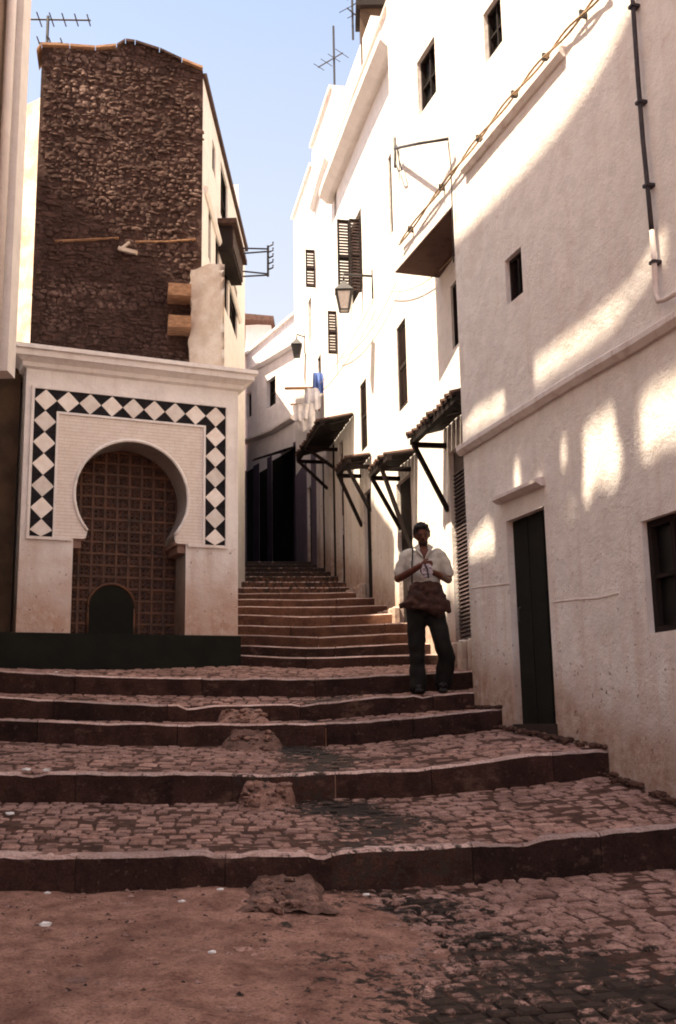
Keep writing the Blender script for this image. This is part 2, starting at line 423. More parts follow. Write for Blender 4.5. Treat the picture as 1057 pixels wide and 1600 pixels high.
# photo x, y of the worn edge, y of the foot of the riser, distance up the street
STEPS = [
    [(-250, 1332, 1390, 5.80), (0, 1335, 1393, 6.00), (150, 1335, 1394, 6.10), (350, 1333, 1386, 6.22), (500, 1331, 1388, 6.35), (605, 1327, 1385, 6.45), (816, 1312, 1370, 6.75), (1057, 1289, 1350, 7.15), (1300, 1262, 1326, 7.55)],
    [(-250, 1202, 1247, 7.75), (0, 1205, 1251, 7.90), (226, 1208, 1253, 8.02), (451, 1210, 1250, 8.12), (500, 1207, 1246, 8.15), (658, 1201, 1241, 8.25), (816, 1180, 1226, 8.38), (945, 1170, 1209, 8.53), (1010, 1165, 1204, 8.6)],
    [(-250, 1116, 1148, 9.85), (0, 1123, 1155, 9.95), (150, 1129, 1163, 10.0), (301, 1132, 1163, 10.05), (426, 1130, 1163, 10.08), (553, 1128, 1162, 10.12), (658, 1118, 1151, 10.2), (785, 1106, 1136, 10.3), (850, 1101, 1130, 10.35)],
    [(-250, 1077, 1110, 10.4), (0, 1088, 1120, 10.5), (100, 1094, 1123, 10.54), (251, 1100, 1126, 10.6), (326, 1102, 1126, 10.62), (500, 1097, 1124, 10.7), (605, 1087, 1114, 10.78), (737, 1081, 1106, 10.88), (800, 1077, 1102, 10.92)],
    [(-250, 1030, 1066, 11.0), (0, 1046, 1081, 11.1), (150, 1056, 1083, 11.18), (301, 1059, 1085, 11.25), (500, 1059, 1087, 11.35), (605, 1054, 1082, 11.42), (737, 1048, 1074, 11.55), (860, 1042, 1068, 11.65)],
]
FAR = [('F', 13.3, 1023, 1028, 1022), ('G', 13.8, 1007, 1012, 1005), ('H', 14.3, 991, 995, 988), ('I', 14.8, 976, 979, 972), ('J', 15.3, 960, 963.5, 957),
       ('K', 16.0, 946.6, 948, 944), ('L', 16.8, 935, 936, 932), ('M', 17.6, 926, 926.5, 923), ('N', 18.25, 917, 917.5, 915), ('O', 18.9, 908, 908.5, 907),
       ('P', 19.6, 900, 900.5, 899), ('Q', 20.3, 893, 893, 892), ('R', 21.0, 886.5, 886.5, 886), ('S', 21.7, 881, 881, 880.5), ('T', 22.4, 876.5, 876.5, 876)]
prev = None
for i, (nm, Y, yl, ym, yr) in enumerate(FAR):
    ybase = 14 if i == 0 else None
    tab = []
    for px, yy, dy in ((300, yl + 1, .0), (372, yl, .0), (490, ym, -.06), (632, yr, 0.0), (800, yr - 1, 0.0)):
        e = at(px, yy, Y + dy)
        if i == 0: zb = at(px, yy + 15, Y + dy).z
        else:
            pe = at(px, lerp_tab(STEPS[-1], px, 1), lerp_tab(STEPS[-1], px, 3)); zb = pe.z + .012
        _, yb = proj(V((e.x, e.y, zb)))
        tab.append((px, yy, yb, Y + dy))
    STEPS.append(tab)

WET = [(905, 1560, 4.5), (800, 1490, 4.95), (720, 1430, 5.4), (640, 1385, 6.1), (590, 1330, 6.45), (600, 1290, 7.0), (560, 1262, 7.6), (500, 1225, 8.15), (520, 1185, 9.0), (440, 1150, 10.05), (470, 1115, 10.4), (540, 1070, 11.3)]
WETP = [at(*p) for p in WET]
def wetness(p):
    best = 9
    for a, b in zip(WETP[:-1], WETP[1:]):
        ab = b - a; ab.z = 0; ap = p - a; ap.z = 0
        k = max(0, min(1, ap.dot(ab) / ab.length_squared))
        best = min(best, (ap - ab * k).length)
    n_ = noise.noise(p * 1.7) * .40 + noise.noise(p * 5.0) * .30 + noise.noise(p * 13.0) * .22
    wdt = .20 + max(0, 6.6 - p.y) * .30
    if p.y < 6.4:
        return max(0.0, min(1.0, .44 + max(-.5, min(.17, (wdt - best) * .6)) + n_ * .8))
    return max(0.0, min(1.0, .46 + max(-.5, min(.30, (wdt + .05 - best) * 1.2)) + n_ * .8))
def wallx(Y):                      # where the right-hand walls stand
    if Y < 11.2:
        k = (Y - P0.p.y) / P0.u.y
        return P0.p.x + P0.u.x * k
    return P1x(Y)

SETTV = []
for i in range(6):
    rr = random.Random(i)
    a = []
    for zz, s in ((-1, 1.0), (.35, .95), (1, .72)):
        for sx, sy in ((-1, -1), (1, -1), (1, 1), (-1, 1)):
            a.append(V((sx * s + rr.uniform(-.07, .07), sy * s + rr.uniform(-.08, .08), zz + (rr.uniform(-.18, .18) if zz == 1 else 0))))
    fs = [(8, 9, 10, 11)] + [(k * 4 + q, k * 4 + (q + 1) % 4, k * 4 + 4 + (q + 1) % 4, k * 4 + 4 + q) for k in (0, 1) for q in range(4)]
    me = bpy.data.meshes.new('paving_stone'); me.from_pydata(a, [], fs); me.materials.append(M['sett'])
    SETTV.append((me, a, fs))
def wet_attr(me, fn=wetness):
    at_ = me.attributes.new('wet', 'FLOAT', 'POINT')
    at_.data.foreach_set('value', [fn(v.co) for v in me.vertices])
def lay_setts(parent, surf, rows, cell_w, n_u, keep, hz=.02, top=300, skew=0.0, gap=.86):
    # surf(u, v) -> point; u across 0..1, v up 0..1
    out = []
    for r in range(rows):
        u = -random.random() / n_u
        while u < 1:
            du = (1 / n_u) * random.uniform(.72, 1.25)
            uc, vc = u + du / 2, (r + .5 + random.uniform(-.06, .06)) / rows
            u += du
            uu = uc + skew * (vc - .5)
            if not 0 <= uu <= 1: continue
            p = surf(uu, vc)
            if not keep(p) or random.random() < .08: continue
            px, py = proj(p)
            if px < -40 or px > 1100 or py > 1680: continue
            tu = surf(min(1, uu + .004), vc) - surf(max(0, uu - .004), vc)
            tv = surf(uu, min(1, vc + .01)) - surf(uu, max(0, vc - .01))
            sx = (surf(min(1, uu + du / 2), vc) - surf(max(0, uu - du / 2), vc)).length / 2 * gap
            sy = (surf(uu, min(1, vc + .5 / rows)) - surf(uu, max(0, vc - .5 / rows))).length / 2 * gap * random.uniform(.9, 1.0)
            X = tu.normalized(); N = tu.cross(tv).normalized()
            if N.z < 0: N = -N
            N = (N + V((random.uniform(-.05, .05), random.uniform(-.05, .05), 0))).normalized()
            Yv = N.cross(X).normalized(); X = Yv.cross(N)
            ang = random.uniform(-.1, .1)
            X, Yv = X * math.cos(ang) + Yv * math.sin(ang), Yv * math.cos(ang) - X * math.sin(ang)
            dz = random.uniform(-.009, .004)
            out.append(((p - CAM).length, p + N * dz, X, Yv, N, sx, sy))
    out.sort(key=lambda q: q[0])
    for k, (d, p, X, Yv, N, sx, sy) in enumerate(out[:top]):
        o = bpy.data.objects.new('paving_stone', random.choice(SETTV)[0]); C.objects.link(o)
        o.parent = parent
        o.matrix_local = Matrix.Translation(p) @ Matrix((X, Yv, N)).transposed().to_4x4() @ Matrix.Diagonal((sx, sy, hz, 1))
        wv = wetness(p); o.color = (wv, wv, wv, 1)
    if len(out) > top:
        vs_, fs = [], []
        for d, p, X, Yv, N, sx, sy in out[top:]:
            me, a, f_ = random.choice(SETTV); b = len(vs_)
            vs_ += [p + X * q.x * sx + Yv * q.y * sy + N * q.z * hz for q in a]
            fs += [tuple(i + b for i in g) for g in f_]
        me = bpy.data.meshes.new('paving_stones'); me.from_pydata(vs_, [], fs); me.materials.append(M['sett_stuff'])
        wet_attr(me)
        o = bpy.data.objects.new('paving_stones', me); C.objects.link(o); o.parent = parent; o['kind'] = 'stuff'

def sheet(name, surf, nu, nv, mat, amp=.012, parent=None, fr=3.0, fn=wetness):
    vs_, fs = [], []
    for j in range(nv + 1):
        for i in range(nu + 1):
            p = surf(i / nu, j / nv)
            vs_.append(p + V((0, 0, amp * (noise.noise(p * fr) + .5 * noise.noise(p * fr * 3.1)))))
    for j in range(nv):
        for i in range(nu):
            a = j * (nu + 1) + i; fs.append((a, a + 1, a + nu + 2, a + nu + 1))
    me = bpy.data.meshes.new(name); me.from_pydata(vs_, [], fs); me.materials.append(mat)
    me.polygons.foreach_set('use_smooth', [True] * len(fs)); wet_attr(me, fn)
    o = bpy.data.objects.new(name, me); C.objects.link(o)
    if parent: o.parent = parent
    return o

PXL = [(-250, 1300), (-250, 1010), (-250, 850), (-250, 800), (-250, 860)] + [(300, 800)] * len(FAR)
def edge(k, px, which):            # which 1: worn edge, 2: foot of the riser
    return at(px, lerp_tab(STEPS[k], px, which), lerp_tab(STEPS[k], px, 3))
for k in range(len(STEPS)):
    lo, hi = PXL[k]
    def front(u, k=k, lo=lo, hi=hi):
        return edge(k, lo + (hi - lo) * u, 1) + V((0, .03, -.016))
    if k + 1 < len(STEPS):
        def back(u, k=k):
            p = front(u); q0 = edge(k + 1, -250 if k < 4 else 250, 2); q1 = edge(k + 1, 1400 if k < 3 else 950, 2)
            # same cross-street fraction on the next riser's foot
            lo2, hi2 = (-700, 1500)
            a, b = lo2, hi2
            for _ in range(24):
                mid_ = (a + b) / 2
                if edge(k + 1, mid_, 2).x < p.x: a = mid_
                else: b = mid_
            q = edge(k + 1, (a + b) / 2, 2)
            return q + V((0, .05, -.016))
    else:
        def back(u): return front(u) + V((-.2, 12, .9))
    fcache = {}
    def surf(u, v, fc=fcache, fr=front, bk=back):
        key = round(u, 4)
        if key not in fc: fc[key] = (fr(u), bk(u))
        a, b = fc[key]
        p = a.lerp(b, v)
        return p
    near = k < 5
    stp = sheet('step', surf, 90 if near else 24, 24 if near and k < 2 else 8, M['bed'], .010 if near else .006)
    stp['kind'] = 'structure'
    # kerb stones along the edge: pale worn top, dark riser
    xs = []; px = lo
    ln = [210, 190, 180, 180, 190][k] if near else 180
    while px < hi:
        nx = min(hi, px + ln * random.uniform(.75, 1.3)); xs.append((px, nx)); px = nx
    for a, b in xs:
        mb = MB(); n_ = 14 if near else 5
        jit = random.uniform(-.003, .003); jy = random.uniform(-.005, .005)
        g = .55
        rows = []
        for i in range(n_ + 1):
            x_ = a + g + (b - a - 2 * g) * i / n_
            T = edge(k, x_, 1); B = edge(k, x_, 2)
            T = T + V((0, jy + .006 * noise.noise(T * 3) + .008 * noise.noise(T * 14) + .05 * max(0, noise.noise(T * 4.1 + V((3, 0, 0))) - .38), jit + .008 * noise.noise(T * 3) + .006 * noise.noise(T * 11) - .07 * max(0, noise.noise(T * 4.1 + V((3, 0, 0))) - .38))); B = V((T.x, T.y, B.z - .09))
            dp = (.17 if k < 2 else .13) if near else .10
            rw = .016 + .012 * abs(noise.noise(T * 6))
            rows.append([B, V((T.x, T.y - .004, T.z - .05)), V((T.x, T.y - .002, T.z - rw)), V((T.x, T.y + .012, T.z - .003)), V((T.x, T.y + .035, T.z)), V((T.x, T.y + dp, T.z)), V((T.x, T.y + dp, T.z - .08))])
        for r0, r1 in zip(rows[:-1], rows[1:]):
            for q in range(6):
                mb.quad(r0[q], r1[q], r1[q + 1], r0[q + 1], 1 if q < 2 else 0)
        for r in (rows[0], rows[-1]):
            mb.add(r, [tuple(range(7))], 1)
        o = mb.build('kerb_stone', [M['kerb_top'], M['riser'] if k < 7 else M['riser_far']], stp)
        wv = wetness((rows[0][4] + rows[-1][4]) / 2) * .8 if k < 13 else (.45 + .06 * (k - 13)); o.color = (wv, wv, wv, 1)  # topmost kerbs darkened step by step: alley shade put into their colour
    if near:
        f0, b0 = surf(.5, 0), surf(.5, 1)
        depth = (b0 - f0).length; width = (surf(1, 0) - surf(0, 0)).length
        rows = max(4, int(depth / (.092 if k < 2 else .095)))
        lay_setts(stp, surf, rows, .17, int(width / .145), lambda p: p.x < wallx(p.y) + .05 and not (k == 4 and (p - PT.p).dot(PT.n) < -.05 and p.x < PT.p.x),
                  hz=.009, top=300 if k < 2 else 220, gap=.87)

# lower street
def lowfoot(u):
    return edge(0, -250 + 1550 * u, 2)
LOWC = {}
def low(u, v):
    key = round(u, 4)
    if key not in LOWC:
        b = lowfoot(u) + V((0, .08, -.02)); a = V((b.x * .9, -2.5, -.28)); LOWC[key] = (a, b)
    a, b = LOWC[key]
    p = a.lerp(b, v)
    return p
street = sheet('street', low, 110, 100, M['bed'], .016, fr=1.6)
street['kind'] = 'structure'
def dirt_edge(p):                  # earth covers the left part of the lower street
    px, py = proj(p)
    return px - (560 + 90 * noise.noise(p * 1.4) + (py - 1400) * .62)
lay_setts(street, low, 104, .2, 46, lambda p: p.y > 3.2 and dirt_edge(p) > -520, hz=.015, top=300, skew=.05, gap=.88)
def dirt_surf(u, v):
    p = low(u, v); e = dirt_edge(p) if p.y > 3 else -300
    h = .012 + max(-.06, min(.014, -e * .00035))
    return p + V((0, 0, h + .020 * noise.noise(p * 2.3) + .014 * noise.noise(p * 6.0) + .007 * noise.noise(p * 15)))
dt = sheet('earth', dirt_surf, 150, 150, M['dirt'], 0.0, parent=None, fn=lambda p: wetness(p) * .75)
dt['kind'] = 'stuff'
# rough mortar ramps leaning on the risers
RAMPS = []
def ramp(pxs, Y0, Y1, seed):
    m = MB(); n_u, n_v = 34, 22
    (xa, xb, yt, yb) = pxs
    g = []; sd = V((seed * 3.7, 0, 0))
    for j in range(n_v + 1):
        for i in range(n_u + 1):
            u, v = i / n_u, j / n_v
            wide = 1 + .35 * (1 - v) + .3 * noise.noise(V((v * 3, seed, 0)))
            x = (xa + xb) / 2 + (xb - xa) * ((u - .5) * wide + .14 * noise.noise(V((seed, v * 2.2, 4))))
            a = at(x, yb, Y0); b = at(x, yt, Y1)
            p = a.lerp(b, v)
            e = min(u, 1 - u) * 2 + .35 * noise.noise(p * 4 + sd)
            hh = max(0, min(1, e * 3.2))
            top = b.z - a.z
            p.z = a.z - .05 + (top * (.42 if seed == 3 else .8) + .05) * (hh ** .6) * min(1, .05 + v ** 1.1)
            p.z += (.016 * noise.noise(p * 6 + sd) + .016 * noise.noise(p * 15 + sd) + .012 * noise.noise(p * 34)) * min(1, hh * 3)
            g.append(p)
    fs = []
    for j in range(n_v):
        for i in range(n_u):
            q = j * (n_u + 1) + i; fs.append((q, q + 1, q + n_u + 2, q + n_u + 1))
    m.add(g, fs)
    return m
for i, (pxs, y0, y1, lab) in enumerate((((385, 505, 1338, 1412), 5.75, 6.28, 'worn mortar ramp against the lowest step beside the dark water stain'),
                                  ((372, 462, 1213, 1262), 7.75, 8.1, 'crumbling mortar ramp against the second step from the bottom'),
                                  ((352, 440, 1133, 1172), 9.6, 10.08, 'broken mortar lump against the third step from the bottom'),
                                  ((340, 415, 1104, 1132), 10.1, 10.62, 'flat mortar patch spanning the riser of the fourth step'))):
    rm_ = ramp(pxs, y0, y1, i + 3); RAMPS_V = list(rm_.v)
    o = rm_.build('mortar_ramp', M['mortar_ramp'], smooth=True)
    o.color = (.3, .3, .3, 1)
    tag(o, lab, 'ramp', 'mortar ramps on the steps')
    RAMPS.append((o, RAMPS_V))

# ------------------------------------------------------------------ near house, right
def house(name, label, loc): return thing(name, label, 'building', loc)
h0 = house('white_house', 'white house with dark narrow doorway and pale string course, shadow across its wall', (c0.x, c0.y, c0.z))
uend = P0.uz(613, 300)[0]
zsof = P0.uz(664, 371)[1]
door = P0.rect([(800, 812), (850, 790), (808, 1131), (870, 1135)])
door = (P0.uz(869, 1120)[0], P0.uz(806, 1120)[0], door[2], P0.uz(826, 801)[1])
wsq = P0.rect([(789, 405), (815, 387), (792, 477), (817, 458)])
wr = (P0.uz(1180, 900)[0], P0.uz(1008, 900)[0], P0.uz(1030, 988)[1], P0.uz(1030, 806)[1])
wa = P0.rect([(653, 95), (680, 55), (653, 185), (681, 145)])
wb = P0.rect([(756, 20), (782, -14), (758, 100), (785, 66)])
m = MB()
TOP0 = 13.5
wall_mesh(m, P0, -14, uend, -.5, TOP0, [door, wsq, wr, wa, wb, (0, uend + 1, -1, zsof)], thick=.34)
hull(m, P0, -14, uend, zsof, TOP0, .30)
m.build('wall', M['wall_near'], h0)
m = MB()                                                    # body behind the face: closes off the light
a_ = [P0.pt(-14, 0, -.36), P0.pt(0, 0, -.36), P0.pt(0, 0, -6), P0.pt(-14, 0, -6)]
m.prism([p + V((0, 0, -.5)) for p in a_], (0, 0, zsof + .5 - .02))
m.build('inner_wall', M['dark'], h0)
m = MB(); m.quad(P0.pt(0, -.5, 0), P0.pt(0, -.5, -1.6), P0.pt(0, zsof, -1.6), P0.pt(0, zsof, 0)); m.build('end_wall', M['wall_near'], h0)
m = MB(); m.wbox(P0, -14, uend - .01, zsof + .03, TOP0 - .01, -6, -.4); m.build('upper_floor', M['wall_near'], h0)
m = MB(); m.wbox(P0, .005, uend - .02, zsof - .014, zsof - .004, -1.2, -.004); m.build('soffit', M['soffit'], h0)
window(h0, P0, wsq, .05, 1, 0, .03); window(h0, P0, wa, .05, 1, 1, .03); window(h0, P0, wb, .05, 1, 1, .03)
window(h0, P0, wr, .05, 3, 1, .05)
m = MB(); u0, u1, z0, z1 = door
for i in range(5):
    a, b = u0 + (u1 - u0) * i / 5, u0 + (u1 - u0) * (i + 1) / 5
    q = MB(); q.wbox(P0, a + .004, b - .004, z0, z1, -.12, -.07 + (.006 if i % 2 else 0)); q.build('door_plank', M['plinth'], h0)
m = MB(); hu = u1 - .10; hz0 = z0 + 1.02; m.tube([P0.pt(hu, hz0 - .07, -.06), P0.pt(hu, hz0 - .06, -.03), P0.pt(hu, hz0 + .06, -.03), P0.pt(hu, hz0 + .07, -.06)], .009, 6); m.build('door_handle', M['iron'], h0)
m = MB(); m.wbox(P0, u0 - .02, u1 + .02, z0 - .25, z0 + .01, -.3, .025); m.build('doorstep', M['mortar_ramp'], h0)
ledge(h0, P0, [(722, 711), (800, 663), (900, 602), (1000, 545), (1057, 510), (1230, 405)], .10, .07, M['trim_grey'], 'string_course')
ledge(h0, P0, [(729, 272), (885, 86)], .09, .07, M['trim_grey'], 'ledge')
ledge(h0, P0, [(782, 787), (852, 757)], .07, .09, M['trim_grey'], 'door_hood')

for pts in ([(866, 942), (900, 938), (935, 936), (968, 928)], [(738, 920), (770, 916), (798, 913)]):
    ledge(h0, P0, pts, .016, .005, M['pipe_white'], 'mortar_ridge')

# cables and pipe on the near house
m = MB(); n_ = 40
for s in range(2):
    pth = []
    for i in range(n_ + 1):
        f = i / n_; px, py = 948 - (948 - 624) * f, -22 + (380 + 22) * f - 12 * math.sin(f * 3.14)
        u, z = P0.uz(px, py, .06); pth.append(P0.pt(u, z + .024 * math.sin(f * 21 + s * 3.14), .05 + .014 * math.cos(f * 21 + s * 3.14)))
    m.tube(pth, .0115, 6)
cb = m.build('cable_bundle', M['cable'], smooth=True)
tag(cb, 'sun-bleached twisted cable bundle slanting across the upper white wall', 'cable')
for f in (.12, .3, .45, .62, .8, .95):
    px, py = 948 - 324 * f, -22 + 402 * f - 12 * math.sin(f * 3.14); u, z = P0.uz(px, py, .05)
    q = MB(); q.wbox(P0, u - .012, u + .012, z - .035, z + .035, 0.0, .07); q.build('cable_clip', M['iron'], cb)
dp = thing('drainpipe', 'thin dark drainpipe with pale lower end running down the wall at right', 'pipe', P0.pt(*P0.uz(1027, 470), .05))
P = lambda px, py, o=.05: P0.pt(*P0.uz(px, py, o), o)
m = MB(); m.tube([P(986, -40), P(991, 30), P(997, 120), P(1005, 220), P(1014, 310), P(1019, 365)], .019, 8); m.build('upper_pipe', M['pipe_dark'], dp, True)
m = MB(); m.tube([P(1019, 360), P(1023, 420), P(1025, 458), P(1029, 471), P(1040, 468), P(1075, 448), P(1130, 412)], .021, 8); m.build('lower_pipe', M['pipe_white'], dp, True)
for px, py in ((989, 10), (1000, 160), (1012, 290), (1022, 410)):
    q = MB(); u, z = P0.uz(px, py, .05); q.wbox(P0, u - .03, u + .03, z - .012, z + .012, 0, .075); q.build('bracket', M['pipe_dark'], dp)
cbk = thing('cable_bracket', 'black iron cable bracket with looped wire high on the white wall', 'bracket', P0.pt(*P0.uz(617, 232), .05))
m = MB(); m.tube([P(617, 232, .1), P(655, 224, .25), P(700, 217, .1)], .018, 6); m.tube([P(617, 215, .06), P(618, 262, .06)], .018, 6); m.build('arm', M['iron'], cbk, True)
m = MB(); m.tube([P(620, 226, .09), P(624, 250, .09), P(628, 266, .09), P(623, 268, .09), P(617, 250, .09), P(617, 232, .09)], .009, 5)
m.tube([P(700, 217, .08), P(705, 260, .05), P(707, 330, .04), P(709, 410, .04)], .007, 5); m.build('wire', M['iron'], cbk, True)

# ------------------------------------------------------------------ row of houses up the right side
YA0, YA1, YB1, YC1 = 11.2, 19.3, 21.6, 24.2
TA = P1.uz(592, 50)[1]
h1 = house('white_house', 'tall sunlit white house with wooden hoods over its doors and a roller shutter', P1.pt(uP1(14), 2.3))
Q = P1.rect
w1 = Q([(621, 511), (635, 494), (622, 648), (636, 630)]); w2 = Q([(563, 600), (573, 592), (564, 706), (574, 700)])
w3 = (P1.uz(740, 500)[0], P1.uz(706, 500)[0], P1.uz(709, 545)[1], P1.uz(707, 445)[1])
w6 = (P1.uz(617, 300)[0], P1.uz(608, 300)[0], P1.uz(614, 362)[1], P1.uz(614, 232)[1])
w7 = Q([(553, 150), (561, 133), (553, 222), (561, 206)]); w8 = Q([(521, 275), (526, 268), (521, 345), (526, 338)])
wbig = (P1.uz(566, 400)[0], P1.uz(545, 400)[0], P1.uz(555, 470)[1], P1.uz(555, 343)[1])
roll = (P1.uz(748, 850)[0], P1.uz(707, 850)[0], P1.uz(722, 1006)[1], P1.uz(722, 692)[1])
d1 = (P1.uz(645, 850)[0], P1.uz(622, 850)[0], 1.0, P1.uz(634, 745)[1])
d2 = (P1.uz(581, 850)[0], P1.uz(570, 850)[0], 1.0, P1.uz(576, 765)[1])
d3 = (P1.uz(538, 800)[0], P1.uz(529, 800)[0], 1.0, P1.uz(533, 690)[1])
m = MB()
hol = [w1, w2, w3, w6, w7, w8, wbig, roll, d1, d2, d3]
wall_mesh(m, P1, uP1(YA0), uP1(YA1), -.5, TA, hol, .3)
hull(m, P1, uP1(YA0), uP1(YA1), -.5, TA, 6)
m.build('wall', M['wall_far'], h1)
for r, n_ in ((w1, 26), (w2, 22)): shutter(h1, P1, r, -.015, n_)
for r in (w3, w6, w7, w8): window(h1, P1, r, .03, 1, 1, .02)
window(h1, P1, wbig, .06, 1, 2, .03)
rs = MB(); u0, u1, z0, z1 = roll
rs.wbox(P1, u0, u1, z0, z1, -.12, -.06); rsh = rs.build('roller_shutter', M['metal_shutter'], h1)
k = 44
for i in range(k):
    a = z0 + (z1 - z0 - .25) * i / k; b = z0 + (z1 - z0 - .25) * (i + 1) / k
    s = MB(); s.hexa([P1.pt(u0 + .02, a, -.06), P1.pt(u1 - .02, a, -.06), P1.pt(u1 - .02, a, -.03), P1.pt(u0 + .02, a, -.03), P1.pt(u0 + .02, b - .006, -.06), P1.pt(u1 - .02, b - .006, -.06), P1.pt(u1 - .02, b - .006, -.055), P1.pt(u0 + .02, b - .006, -.055)])
    s.build('slat', M['metal_shutter'], rsh)
for i, r in enumerate((d1, d2, d3)):
    dm = MB(); dm.wbox(P1, r[0], r[1], r[2], r[3], -.12, -.06); dd = dm.build('door', M['plinth' if i else 'wood'], h1)
    for q in range(3):
        pm = MB(); a = r[2] + 1.0 + (r[3] - r[2] - 1.0) * (q + .12) / 3; b = r[2] + 1.0 + (r[3] - r[2] - 1.0) * (q + .88) / 3
        pm.wbox(P1, r[0] + .12, r[1] - .12, a, b, -.06, -.045); pm.build('panel', M['wood'], dd)
ledge(h1, P1, [(620, 72), (575, 176), (525, 298), (519, 316)], .30, .26, M['wall_far'], 'cornice')
m = MB(); m.wbox(P1, uP1(YA0), uP1(YA1), TA, TA + .06, -.3, .05); m.build('coping', M['trim_grey'], h1)
m = MB(); m.wbox(P1, uP1(17.0), uP1(YA1 - .05), TA + .06, P1.uz(535, 92)[1], -3.5, -.25); m.build('roof_room', M['wall_far'], h1)
for a, b, zt in ((12.05, 12.75, .34), (15.2, 16.2, .2), (17.3, 18.4, .22)):
    g0 = edge(4 if a < 13 else 10, 690, 1).z if a < 13 else None
    zz = at(722, 1030, 12.3).z if a < 13 else STEPS and (edge(9, 600, 1).z if a < 16 else edge(12, 560, 1).z)
    n = 8
    for i in range(n):
        ua = uP1(a + (b - a) * i / n); ub = uP1(a + (b - a) * (i + 1) / n)
        m = MB(); m.wbox(P1, ua + .005, ub - .005, zz - .6, zz + zt * random.uniform(.35, .7), 0, random.uniform(.06, .16)); m.build('base_stone', M['wall_far'], h1, bevel=.02)
# second and third house
h2 = house('white_house', 'second white house up the right side with laundry pole and long dark hood', P1.pt(uP1(20.5), 3.0))
TB = P1.uz(505, 180)[1]
wsm = Q([(497, 560), (502, 552), (497, 620), (502, 616)])
d4 = (P1.uz(528, 760)[0] + .25, P1.uz(516, 760)[0], 2.0, P1.uz(520, 690)[1])
d5 = (P1.uz(507, 760)[0], P1.uz(500, 760)[0], 2.0, P1.uz(503, 715)[1])
m = MB(); wall_mesh(m, P1, uP1(YA1) + .02, uP1(YB1), -.5, TB, [wsm, d4, d5], .3); hull(m, P1, uP1(YA1) + .02, uP1(YB1), -.5, TB, 6); m.build('wall', M['wall_far'], h2)
window(h2, P1, wsm, .03, 1, 1, .02)
for r in (d4, d5):
    dm = MB(); dm.wbox(P1, r[0], r[1], r[2], r[3], -.12, -.06); dm.build('door', M['wood'], h2)
m = MB(); m.wbox(P1, uP1(YA1) + .03, uP1(YB1), TB, TB + .08, -.3, .06); m.build('coping', M['trim_grey'], h2)
ledge(h2, P1, [(516, 250), (503, 290), (492, 330)], .16, .12, M['wall_far'], 'cornice')
h3 = house('white_house', 'farthest white house on the right, louvred shutter folded out near its roof', P1.pt(uP1(23), 3.4))
TC = P1.uz(484, 270)[1]
d6 = (P1.uz(488, 800)[0], P1.uz(481, 800)[0], 2.0, P1.uz(484, 760)[1])
w9 = Q([(482, 470), (487, 462), (482, 540), (487, 534)])
m = MB(); wall_mesh(m, P1, uP1(YB1) + .02, uP1(YC1), -.5, TC, [d6, w9], .3); hull(m, P1, uP1(YB1) + .02, uP1(YC1), -.5, TC, 6); m.build('wall', M['wall_far'], h3)
window(h3, P1, w9, .1, 0, 1)
dm = MB(); dm.wbox(P1, d6[0], d6[1], d6[2], d6[3], -.12, -.06); dm.build('door', M['wood'], h3)
m = MB(); m.wbox(P1, uP1(YB1) + .04, d6[0] - .03, 1, 7.2, 0, .02); m.wbox(P1, d6[1] + .03, uP1(YC1), 1, 7.2, 0, .02); m.build('shade_panel', M['alley_shade_pale'], h3)  # thin panels that paint shade over the lower white wall
m = MB(); m.wbox(P1, uP1(YB1) + .03, uP1(YC1), TC, TC + .08, -.3, .06); m.build('coping', M['trim_grey'], h3)
# shutters folded out from the wall (seen face-on)
def out_shutter(par, px0, px1, y0, y1, n_):
    # leaf standing out square to the wall; its outer edge at px0
    u, _ = P1.uz(px1, (y0 + y1) / 2); base = P1.pt(u, 0)
    FS = Wall(base, (P1.n.x, P1.n.y), (-P1.u.x, -P1.u.y))
    a, z1 = FS.uz(px0, y0); b, z0 = FS.uz(px0, y1)
    wd = (a + b) / 2
    shutter(par, FS, (.02, wd, z0, z1), .02, n_, .04)
out_shutter(h1, 528, 549, 343, 462, 24)
out_shutter(h1, 547, 566, 342, 455, 22)
out_shutter(h3, 478, 494, 390, 448, 12)
out_shutter(h2, 513, 528, 486, 552, 14)

